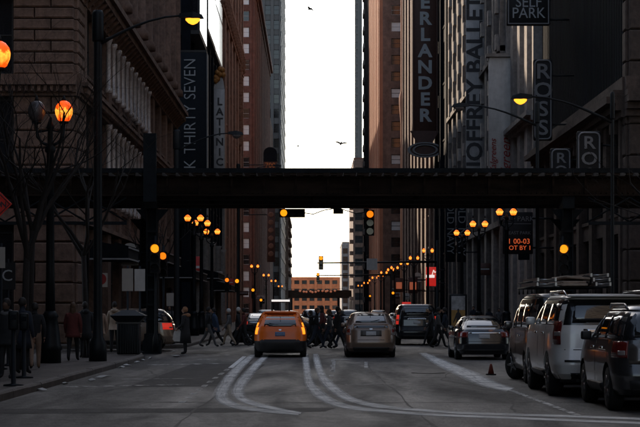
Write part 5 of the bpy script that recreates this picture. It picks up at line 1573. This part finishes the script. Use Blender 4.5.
# ------------------------------------------------------------------ people
def person(label, loc, face, h=1.70, pose='stand', ph=1.0, top='cloth_black', legs='cloth_black', skin='skin', hair='hair_dark', coat=None, hood=None, group=None, arm=None, hat=None, lean=0.0, pack=None, long_hair=False):
    """one skinned body facing +Y, turned by face (degrees); pose: stand / walk with stride ph in -1..1"""
    k = h / 1.75
    st = .27 * ph if pose == 'walk' else .03
    V, E_, Rr, B_ = [], [], [], []
    def add(p, r, parent=None, bone=''):
        V.append(Vector(p)); Rr.append(r)
        if parent is not None: E_.append((parent, len(V) - 1)); B_.append(bone)
        return len(V) - 1
    ly = lean
    pel = add((0, 0, .95), (.145, .115))
    sp = add((0, .01 + ly * .3, 1.12), (.135, .105), pel, 'top')
    ch = add((0, .0 + ly * .7, 1.33), (.165, .115), sp, 'top')
    nb = add((0, .01 + ly, 1.47), (.075, .07), ch, 'top')
    nk = add((0, .025 + ly, 1.53), (.055, .055), nb, 'skin')
    jw = add((0, .045 + ly * 1.1, 1.585), (.062, .080), nk, 'skin')
    hm = add((0, .035 + ly * 1.1, 1.66), (.074, .095), jw, 'skin')
    ht = add((0, .02 + ly * 1.1, 1.73), (.05, .065), hm, 'skin')
    ends = []
    for s in (-1, 1):
        f = st * s
        hip = add((s * .09, 0, .90), (.095, .095), pel, 'legs')
        if pose == 'walk':
            kn = add((s * .10, f * .62 + .05, .50), (.065, .065), hip, 'legs')
            back = f < 0
            an = add((s * .10, f * 1.25 - (.06 if back else 0), .12 if back else .09), (.045, .045), kn, 'legs')
            to = add((s * .115, f * 1.25 + .15, .045 if not back else .04), (.042, .03), an, 'shoe')
        else:
            kn = add((s * .10, .02 + f, .50), (.065, .065), hip, 'legs')
            an = add((s * .11, f, .09), (.045, .045), kn, 'legs')
            to = add((s * .13, .17 + f, .04), (.042, .03), an, 'shoe')
        sh = add((s * .185, ly * .8, 1.40), (.075, .07), ch, 'top')
        a = (arm or {}).get(s)
        sw = -f * .55 if pose == 'walk' else 0
        if a: el, wr = a
        else: el, wr = (s * .25, sw * .5 - .02 + ly * .6, 1.12), (s * .25, sw * 1.1 + .08 + ly * .5, .88)
        e_ = add(el, (.052, .052), sh, 'top')
        w_ = add(wr, (.036, .036), e_, 'top')
        d = (Vector(wr) - Vector(el)).normalized()
        hd = add(Vector(wr) + d * .075, (.036, .022), w_, 'skin')
        ends.append((s, Vector(wr) + d * .10, d))
    me = bpy.data.meshes.new('person')
    me.from_pydata([tuple(v) for v in V], E_, [])
    o = bpy.data.objects.new('tmp_person', me)
    md = o.modifiers.new('s', 'SKIN'); md.use_smooth_shade = True
    sv = me.skin_vertices[0].data
    for i, r in enumerate(Rr): sv[i].radius = tuple(q * (1.3 if i in (jw, hm, ht) else 1.14) for q in r)
    for i in range(len(V)): sv[i].use_root = (i == 0)
    sb = o.modifiers.new('u', 'SUBSURF'); sb.levels = 1; sb.render_levels = 1
    body = bake(o)
    body.materials.clear()
    for m in (skin, top, legs, 'cloth_black'): body.materials.append(M[m])
    bm = bmesh.new(); bm.from_mesh(body)
    mats = {'skin': 0, 'top': 1, 'legs': 2, 'shoe': 3}
    for f in bm.faces:
        c = f.calc_center_median(); best = None
        for (a, b), nm in zip(E_, B_):
            pa, pb = V[a], V[b]; ab = pb - pa
            t = max(0, min(1, (c - pa).dot(ab) / ab.length_squared))
            q = (pa + ab * t - c).length / max(.03, (Rr[a][0] + Rr[b][0]) / 2)
            if best is None or q < best[0]: best = (q, nm)
        f.material_index = mats[best[1]]; f.smooth = True
    # nose and brow on the face
    hc = V[hm]
    for v in bm.verts:
        dlt = v.co - hc
        if dlt.y > .05 and abs(dlt.x) < .022 and -.05 < dlt.z < .02: v.co.y += .022
    # five tapered fingers and a thumb on each hand
    for s, p, d in ends:
        ax = Vector((s * .2, 1, 0)).normalized(); ax = (ax - d * ax.dot(d)).normalized()
        def finger(p0, dr, L, r):
            nrm = dr.cross(ax).normalized() if abs(dr.dot(ax)) < .95 else dr.orthogonal().normalized(); b2 = dr.cross(nrm)
            bend = (dr + nrm * (-.35 * s)).normalized()
            rows = []
            for q, rr in ((p0, r), (p0 + dr * L * .5, r * .9), (p0 + dr * L * .5 + bend * L * .5, r * .6)):
                rows.append([bm.verts.new(q + nrm * rr * math.cos(a_) + b2 * rr * math.sin(a_)) for a_ in (0, 1.57, 3.14, 4.71)])
            for u in range(2):
                for e in range(4):
                    ff = bm.faces.new((rows[u][e], rows[u][(e + 1) % 4], rows[u + 1][(e + 1) % 4], rows[u + 1][e])); ff.material_index = 0
            bm.faces.new(rows[2]).material_index = 0
        for i, L in enumerate((.075, .085, .08, .06)): finger(p - d * .01 + ax * (.027 - .018 * i), d, L, .0085)
        finger(p - d * .05 + ax * .03, (d * .6 + ax * .8).normalized(), .06, .010)
    bm.to_mesh(body); bm.free()
    body.name = 'person'
    o = link('person', body, None, loc)
    o.scale = (k, k, k); o.rotation_euler.z = R(face)
    tag(o, label, 'person', group)
    hx = V[hm]
    hb = MB().lathe([(.02, .115), (.055, .10), (.083, .06), (.094, .01), (.090, -.04), (.06, -.075)][::-1], (0, 0, 0), 14)
    ho = link('hat' if hat else 'hair', hb.mesh('hair', hat or hair), o, hx + Vector((0, -.018, .012))); ho.scale = (1.0, 1.18, 1.08)
    if long_hair:
        lh = MB().lathe([(.06, -.27), (.10, -.22), (.105, -.10), (.092, .0), (.07, .05)], (0, 0, 0), 12)
        q = link('long_hair', lh.mesh('long_hair', hair), o, hx + Vector((0, -.045, 0))); q.scale = (.95, .75, 1)
    for s in (-1, 1):
        link('ear', MB().lathe([(.004, -.012), (.022, -.006), (.022, .006), (.004, .012)], (0, 0, 0), 8, 'x').mesh('ear', skin), o, hx + Vector((s * .075, .0, -.015)))
        link('eye', MB().lathe([(.002, -.007), (.009, 0), (.002, .007)], (0, 0, 0), 6).mesh('eye', 'letter_dark'), o, hx + Vector((s * .03, .088, .005)))
    if coat:
        hem, mc, flare = coat
        N = 18; vs = []; rows = [(1.43, .13, .10), (1.38, .205, .135), (1.2, .195, .145), (1.02, .19, .15), (.8, .21 + flare * .4, .165 + flare * .4), (hem, .22 + flare, .18 + flare), (hem + .01, .20 + flare, .16 + flare)]
        for z, a, b in rows:
            for q in range(N):
                t = 2 * math.pi * q / N; w_ = 1 + .03 * math.sin(5 * t + z * 4)
                yo = ly * max(0, (z - .95) / .5)
                vs.append((a * math.cos(t) * w_, yo + b * math.sin(t) * w_, z))
        fs = [[i * N + q, i * N + (q + 1) % N, (i + 1) * N + (q + 1) % N, (i + 1) * N + q] for i in range(len(rows) - 1) for q in range(N)]
        link('coat', MB().add(vs, fs, True).mesh('coat', mc), o)
    if hood:
        tr = MB().tube([(.105 * math.cos(a * .45), ly + .005 + .095 * math.sin(a * .45), 1.47 - .025 * math.sin(a * .45)) for a in range(15)], .048, 7, cap=False)
        tr.lathe([(.02, -.07), (.09, -.05), (.11, 0), (.07, .06), (.02, .08)], (0, -.10 + ly, 1.47), 10)
        link('hood', tr.mesh('hood', hood), o)
    if pack:
        link('backpack', bevel_box(-.15, .15, -.30, -.11, 1.02, 1.42, .05, 2).mesh('backpack', pack), o)
    return o
def ped(xp, yf, z=0.0):
    X, Y = gp(xp, yf, z); return (X, Y, z)
S = H + .003
G = 'people on the left pavement'
person('person in dark jacket with patterned scarf standing by the lamp base', ped(7, 379, S), 160, 1.68, top='cloth_black', skin='skin_dark', coat=(.75, 'cloth_black', .02), hood='cloth_grey', group=G)
person('person in dark coat standing behind the one with the patterned scarf', ped(22, 374, S), -20, 1.72, top='cloth_navy', coat=(.6, 'cloth_navy', .03), group=G)
person('person in dark jacket and tan trousers beside the lamp post', ped(35, 369, S), 10, 1.62, 'walk', .6, top='cloth_black', legs='cloth_tan', group=G)
person('person in maroon coat walking past the lamp post', ped(73, 361, S), 0, 1.66, 'walk', .8, top='cloth_maroon', coat=(.72, 'cloth_maroon', .03), hair='hair_brown', long_hair=True, group=G)
person('person in black standing between the maroon and the tan coats', ped(85, 358, S), 20, 1.70, top='cloth_black', coat=(.62, 'cloth_black', .02), hood='cloth_black', group=G)
person('person in tan coat and tan trousers leaning forward near the bin', ped(99, 356.5, S), 8, 1.62, 'walk', .5, top='cloth_tan', legs='cloth_tan', coat=(.78, 'cloth_tan', .02), hat='cloth_tan', lean=.05, group=G)
person('person in beige hooded jacket seen from behind beside the bin', ped(114.5, 352.5, S), 0, 1.74, top='cloth_beige', legs='cloth_black', coat=(.80, 'cloth_beige', .01), hood='cloth_beige', group=G)
p8 = person('person in long black coat with tan fur hood holding a bag', ped(185.5, 354.5), 70, 1.72, top='cloth_black', coat=(.42, 'cloth_black', .03), hood='fur_tan', hat='fur_tan', hair='hair_brown', arm={1: ((.25, .1, 1.15), (.22, .30, 1.05)), -1: ((-.25, .02, 1.12), (-.22, .20, .98))})
hx = p8.location + Vector((-.30, -.02, 0))
bag = MB().prism([(hx.x - .02, .98), (hx.x + .03, .98), (hx.x + .14, .84), (hx.x + .17, .55), (hx.x + .1, .48), (hx.x - .11, .48), (hx.x - .17, .56), (hx.x - .12, .84)], hx.y - .05, hx.y + .06)
bag.solo('carrier_bag', 'bag_white', 'white carrier bag held by the person in the fur hood', 'bag')
G = 'people crossing the street'
person('person in black striding away from the fur hooded one, grey trousers', ped(208, 347), -85, 1.74, 'walk', 1.0, legs='cloth_grey', group=G)
person('person in blue coat stooping as they cross behind the kerb', ped(216, 346), 90, 1.70, 'walk', -1.0, top='cloth_blue', coat=(.66, 'cloth_blue', .03), lean=.08, group=G)
person('person in grey jacket crossing beside a pale suitcase', ped(229, 346), 90, 1.68, 'walk', .8, top='cloth_grey', legs='cloth_beige', hat='bag_white', group=G)
person('person in black with white cap crossing close to the taxi', ped(238, 345.5), -90, 1.74, 'walk', -.9, hat='bag_white', group=G)
person('person in maroon jacket crossing close to the taxi', ped(244, 346), 90, 1.70, 'walk', .9, top='cloth_maroon', group=G)
for i, (xp, yf, fc, ph, tp, lb) in enumerate(((311, 347, 90, .9, 'cloth_navy', 'person in navy coat crossing next to the taxi'), (316, 348.5, -90, -1.0, 'cloth_black', 'person in black with backpack crossing between taxi and tan car'),
        (323, 347.5, 90, 1.0, 'cloth_maroon', 'person in maroon top crossing between taxi and tan car'), (329.5, 348.5, 88, -.9, 'cloth_grey', 'person in grey jacket crossing between taxi and tan car'),
        (337, 349, -92, 1.0, 'cloth_black', 'person in long black coat striding beside the tan car'), (342.5, 348, 90, -1.0, 'cloth_navy', 'person in navy jacket leaning forward next to the tan car'))):
    person(lb, ped(xp, yf), fc, 1.60 + .05 * ((i * 2) % 5), 'walk', ph, top=tp, legs='cloth_denim' if i % 2 else 'cloth_black', coat=(.6, tp, .03) if i == 4 else None, pack='cloth_black' if i == 1 else None, hood='cloth_black' if i % 3 == 0 else None, group=G, lean=.05 if i == 5 else .02 * (i % 3), long_hair=i in (0, 2, 3), hair='hair_brown' if i % 2 else 'hair_dark', hat='cloth_grey' if i == 5 else None)
for i, (xp, yf, fc, lb) in enumerate(((431, 346, 90, 'person in black crossing behind the black SUV'), (438, 348, -90, 'person in dark hooded jacket striding past the poster case'), (445, 347, 80, 'person in navy walking between poster case and black SUV'))):
    person(lb, ped(xp, yf), fc, 1.72, 'walk', (-1) ** i * .95, top=('cloth_black', 'cloth_grey', 'cloth_navy')[i], hood='cloth_black' if i == 1 else None, group=G)
for i, (x, y) in enumerate(((-7.5, 100), (-8.2, 108), (-6.6, 122), (-8.5, 127), (11.5, 96), (12.2, 104), (11.0, 118), (12.6, 128), (11.9, 140))):
    person('small figure in dark clothes walking far along the pavement', (x, y, S), random.choice((0, 180, 10, 170)), random.uniform(1.6, 1.8), 'walk', random.choice((-.8, .8)), top=random.choice(('cloth_black', 'cloth_navy', 'cloth_grey')), group='small figures far along the pavements')

# ------------------------------------------------------------------ street furniture
# wide litter bin with flared lid
t = thing('litter_bin', 'wide black litter bin with flared lid at the pavement corner', 'bin', (-6.0, 62.2, H))
x, y = -6.0, 62.2
bevel_box(x - .36, x + .36, y - .3, y + .3, H + .03, H + 1.1, .03, 1).build('body', 'iron', t)
for k in range(9): bx(x - .33 + k * .0775, x - .29 + k * .0775, y - .325, y - .302, H + .08, H + 1.05).build('slat', 'iron', t)
MB().add([(x - .38, y - .32, H + 1.1), (x + .38, y - .32, H + 1.1), (x + .38, y + .32, H + 1.1), (x - .38, y + .32, H + 1.1), (x - .58, y - .42, H + 1.30), (x + .58, y - .42, H + 1.30), (x + .58, y + .42, H + 1.30), (x - .58, y + .42, H + 1.30), (x - .2, y - .15, H + 1.48), (x + .2, y - .15, H + 1.48), (x + .2, y + .15, H + 1.48), (x - .2, y + .15, H + 1.48)],
         [(0, 1, 5, 4), (1, 2, 6, 5), (2, 3, 7, 6), (3, 0, 4, 7), (4, 5, 9, 8), (5, 6, 10, 9), (6, 7, 11, 10), (7, 4, 8, 11), (8, 9, 10, 11), (3, 2, 1, 0)]).build('lid', 'iron', t)
bx(x - .40, x + .40, y - .34, y - .325, H + 1.03, H + 1.09).build('rim_band', 'rim_dark', t)
# stanchions / meters on the left pavement
def meter(xp, yf, h, label, kind=0):
    X, Y = gp(xp, yf, H)
    t = thing('parking_meter', label, 'parking meter', (X, Y, H))
    MB().lathe([(.20, H), (.20, H + .03), (.05, H + .05), (.04, h - .3)], (X, Y, 0), 12).build('post', 'iron', t)
    bevel_box(X - .10, X + .10, Y - .07, Y + .07, h - .32, h + .06, .05, 2).build('head', 'iron', t)
    bx(X - .06, X + .06, Y - .078, Y - .071, h - .12, h - .02).build('display', 'glass_dark', t)
meter(13.5, 386, 1.55, 'parking meter with round base plate nearest the diamond sign')
meter(24, 378, 1.5, 'parking meter next to the person in tan trousers')
meter(92, 357, 1.5, 'parking meter before the tan coated person')
# low barrel of flowers / planter beyond, small cone
X, Y = gp(491, 375)
t = thing('traffic_cone', 'small dull red cone on the road beside the van', 'cone', (X, Y, 0))
bx(X - .12, X + .12, Y - .12, Y + .12, 0, .03).build('base', 'rubber', t)
MB().lathe([(.08, .03), (.03, .26), (.02, .28)], (X, Y, 0), 12).build('cone', 'cone_red', t)
# litter at the kerb
rnd = random.Random(4)
for i, (xp, yp, sz) in enumerate(((103, 378, .22), (92, 381, .12), (118, 366, .18), (122, 368, .12), (131, 363, .15), (136, 359, .12), (39, 391, .15), (65, 385, .1), (147, 352, .15), (177, 357, .2), (126, 361, .1))):
    X, Y = gp(xp, yp)
    X = max(X, CL + .1)
    a = [rnd.uniform(0, 6.28) for _ in range(1)][0]
    vs = [(X + sz * math.cos(a + q * 1.05) * rnd.uniform(.5, 1), Y + sz * 1.3 * math.sin(a + q * 1.05) * rnd.uniform(.5, 1), .012 + rnd.uniform(0, .05)) for q in range(6)]
    vs2 = [(p[0], p[1], p[2] - .008) for p in vs]
    MB().add(vs + vs2 + [(X, Y, .07), (X, Y, .012)], [(q, (q + 1) % 6, 12) for q in range(6)] + [((q + 1) % 6 + 6, q + 6, 13) for q in range(6)] + [(q, q + 6, (q + 1) % 6 + 6, (q + 1) % 6) for q in range(6)]).solo('litter_scrap', 'litter', 'crumpled pale scrap of litter lying in the gutter', 'litter', 'litter scraps in the gutter')

# ------------------------------------------------------------------ leafless trees
def bare_tree(x, y, h, seed, label, lean=0.0, fork=.42, spread=1.0):
    rnd = random.Random(seed)
    t = thing('bare_tree', label, 'tree', (x, y, H), 'leafless street trees')
    tr = MB(); cr = MB()
    top = Vector((x + lean, y, H + h * fork))
    tr.tube([(x, y, H - .02), (x + lean * .1, y, H + .3), (x + lean * .45, y + .05, H + h * fork * .5), tuple(top)], [.16, .115, .09, .075], 9)
    def grow(p, d, L, r, dep):
        n = 4; pts = [p]; rad = [r]
        for i in range(n):
            d = (d + Vector((rnd.uniform(-.28, .28), rnd.uniform(-.28, .28), rnd.uniform(-.05, .22)))).normalized()
            p = p + d * L / n; pts.append(p); rad.append(r * (1 - .55 * (i + 1) / n))
            if dep > 0 and i >= 1:
                for _ in range(1 if dep > 2 else rnd.choice((1, 1, 2))):
                    side = Vector((rnd.uniform(-1, 1), rnd.uniform(-1, 1), rnd.uniform(-.2, .7))).normalized()
                    grow(p, (d * .55 + side * .75).normalized(), L * rnd.uniform(.5, .72), rad[-1] * .62, dep - 1)
        cr.tube(pts, [q * 1.1 for q in rad], 5 if r > .02 else 3, cap=False)
    for k in range(5):
        a = k * 1.26 + rnd.uniform(-.3, .3)
        grow(top - Vector((0, 0, rnd.uniform(0, .4))), Vector((math.cos(a) * .55 * spread, math.sin(a) * .55, 1)).normalized(), h * .34, .055, 4)
    tr.build('trunk', 'bark', t)
    cr.build('crown', 'bark', t)
bare_tree(-7.55, 50.5, 10.0, 3, 'leafless tree with thin trunk forking beside the thick lamp post', .12, .36)
bare_tree(-7.15, 47.0, 9.0, 8, 'leafless tree with crooked trunk near the diamond sign', .1, .34)
bare_tree(-7.0, 59, 9.0, 12, 'leafless tree behind the tall black street light', -.1, .38)
bare_tree(11.6, 60, 9.0, 21, 'leafless tree on the right pavement before the corner pier', .2, .36, 1.3)
bare_tree(-7.8, 96, 8.0, 30, 'leafless tree beyond the railway in front of the store windows', 0, .4)

# ------------------------------------------------------------------ birds
def bird(x, y, z, span, m, label, rz, bank):
    t = local_thing('bird', label, 'bird', (x, y, z), None, R(rz)); t.rotation_euler.y = R(bank)
    s = span / 2
    MB().lathe([(.01, -.22), (.05, -.16), (.07, 0), (.045, .14), (.03, .2), (.005, .26)], (0, 0, 0), 8, 'y').build('body', m, t)
    for q in (-1, 1):
        vs = []
        for (u, v, zz, th) in ((.04, .10, 0, .012), (.04, -.08, 0, .012), (s * .5, .13, s * .22, .01), (s * .5, -.06, s * .22, .01), (s, -.02, s * .10, .004), (s * .92, -.12, s * .10, .004)):
            vs += [(q * u, v, zz + th), (q * u, v, zz - th)]
        MB().add(vs, [(0, 2, 6, 4), (4, 6, 10, 8), (1, 5, 7, 3), (5, 9, 11, 7), (0, 4, 5, 1), (4, 8, 9, 5), (2, 3, 7, 6), (6, 7, 11, 10), (8, 10, 11, 9), (0, 1, 3, 2)]).build('wing', m, t)
X, Z = px(310, 9, 130); bird(X, 130, Z, .55, 'bird_dark', 'dark bird flying alone high in the sky gap', 40, 25)
X, Z = px(341, 143.5, 130); bird(X, 130, Z, .85, 'bird_pale', 'pale grey gull gliding low over the railway', 12, 6); gull = bpy.data.objects['bird.001']; gull.rotation_euler.x = R(-24)
X, Z = px(298, 146, 160); bird(X, 160, Z, .3, 'bird_dark', 'tiny dark bird just above the railway at the left of the sky', 20, -20)
# ------------------------------------------------------------------ small projecting shop signs down both pavements
rnd = random.Random(11)
cols = (('sign_brown', 'letter_pale', 'brown'), ('sign_navy', 'letter_pale', 'navy'), ('sign_white', 'letter_dark', 'white'), ('sign_red', 'letter_white', 'red'), ('sign_tan', 'letter_dark', 'tan'), ('sign_grey', 'letter_dark', 'grey'))
shp = ('square', 'tall', 'wide', 'round topped')
used = set()
for i in range(22):
    left = i % 2 == 0
    yy = 100 + i * 15 + rnd.uniform(-4, 4)
    m, lm, cn = cols[rnd.randrange(6)]; sh = rnd.randrange(4)
    w_, h_ = ((.9, .9), (.7, 1.8), (1.5, .6), (.9, 1.2))[sh]
    zz = rnd.uniform(3.0, 5.2); xx = XL + .5 if left else XR - .5 - w_
    after = 'store awnings' if left and yy < 150 else 'glass mall' if left and yy < 220 else 'terracotta front' if left and yy < 290 else 'red brick block' if left else 'ribbed corner block' if yy < 125 else 'ballet tower' if yy < 190 else 'theatre building' if yy < 290 else 'orange brick block'
    lab = 'small %s %s projecting shop sign on the pavement side of the %s' % (cn, shp[sh], after)
    if lab in used: continue
    used.add(lab)
    t = thing('shop_sign', lab, 'sign', (xx + w_ / 2, yy, zz))
    if sh == 3: MB().prism([(xx, zz), (xx + w_, zz), (xx + w_, zz + h_ * .6)] + [(xx + w_ / 2 + w_ / 2 * math.cos(R(a)), zz + h_ * .6 + w_ / 2 * math.sin(R(a))) for a in range(15, 180, 15)] + [(xx, zz + h_ * .6)], yy, yy + .15).build('panel', m, t)
    else: bevel_box(xx, xx + w_, yy, yy + .15, zz, zz + h_, .03, 1).build('panel', m, t)
    bx(xx + .12, xx + w_ - .12, yy - .012, yy - .003, zz + h_ * .45, zz + h_ * .56).build('stripe', lm, t)
    MB().tube([(xx + (0 if left else w_), yy + .07, zz + h_ * .8), (XL if left else XR, yy + .07, zz + h_ * .8)], .04, 6).build('bracket', 'iron', t)
# ------------------------------------------------------------------ lit shop fronts far down the street
for i, (xp, yp, yy, m) in enumerate(((413, 283, 200, 'shop_light'), (399, 283, 230, 'shop_light'))):
    X, Z = px(xp, yp, yy)
    t = panel('lit_shop_sign', ('dim orange lit panel beside the glowing red shop sign', 'dim orange lit panel farther than the glowing red shop sign')[i], X - .5, X + .5, Z - 1.1, Z + .6, yy, 'sign_brown', .3, wall=XR)
    bx(X - .35, X + .35, yy - .03, yy - .003, Z - .7, Z + .1).build('lit_panel', m, t)
# rows of red lamps on the far bridge
for k in range(12):
    X, Z = px(301 + k * 3.0 + random.uniform(-1, 1), 291 + random.uniform(-.6, 1.2), 600)
    t = thing('hanging_lamp', 'tiny red lamp strung across the street near the far bridge', 'lamp', (X, 600, Z), 'red lamps strung near the far bridge')
    MB().lathe([(.05, Z - .35), (.35, Z - .15), (.4, Z + .1), (.1, Z + .35)], (X, 600, 0), 8).build('globe', 'shop_light', t)
    bx(X - .1, X + .1, 599.9, 600.1, Z + .35, Z + .5).build('cap', 'iron', t)
wi = MB(); X0, Z0 = px(280, 289.5, 600); X1, Z1 = px(345, 289.5, 600)
wi.tube([(X0, 600, Z0 + .3), ((X0 + X1) / 2, 600, Z0 - .1), (X1, 600, Z0 + .3)], .06, 5)
wi.solo('span_wire', 'iron', 'wire spanning the far street carrying the tiny red lamps', 'wire')

bpy.data.scenes.remove(WORK)
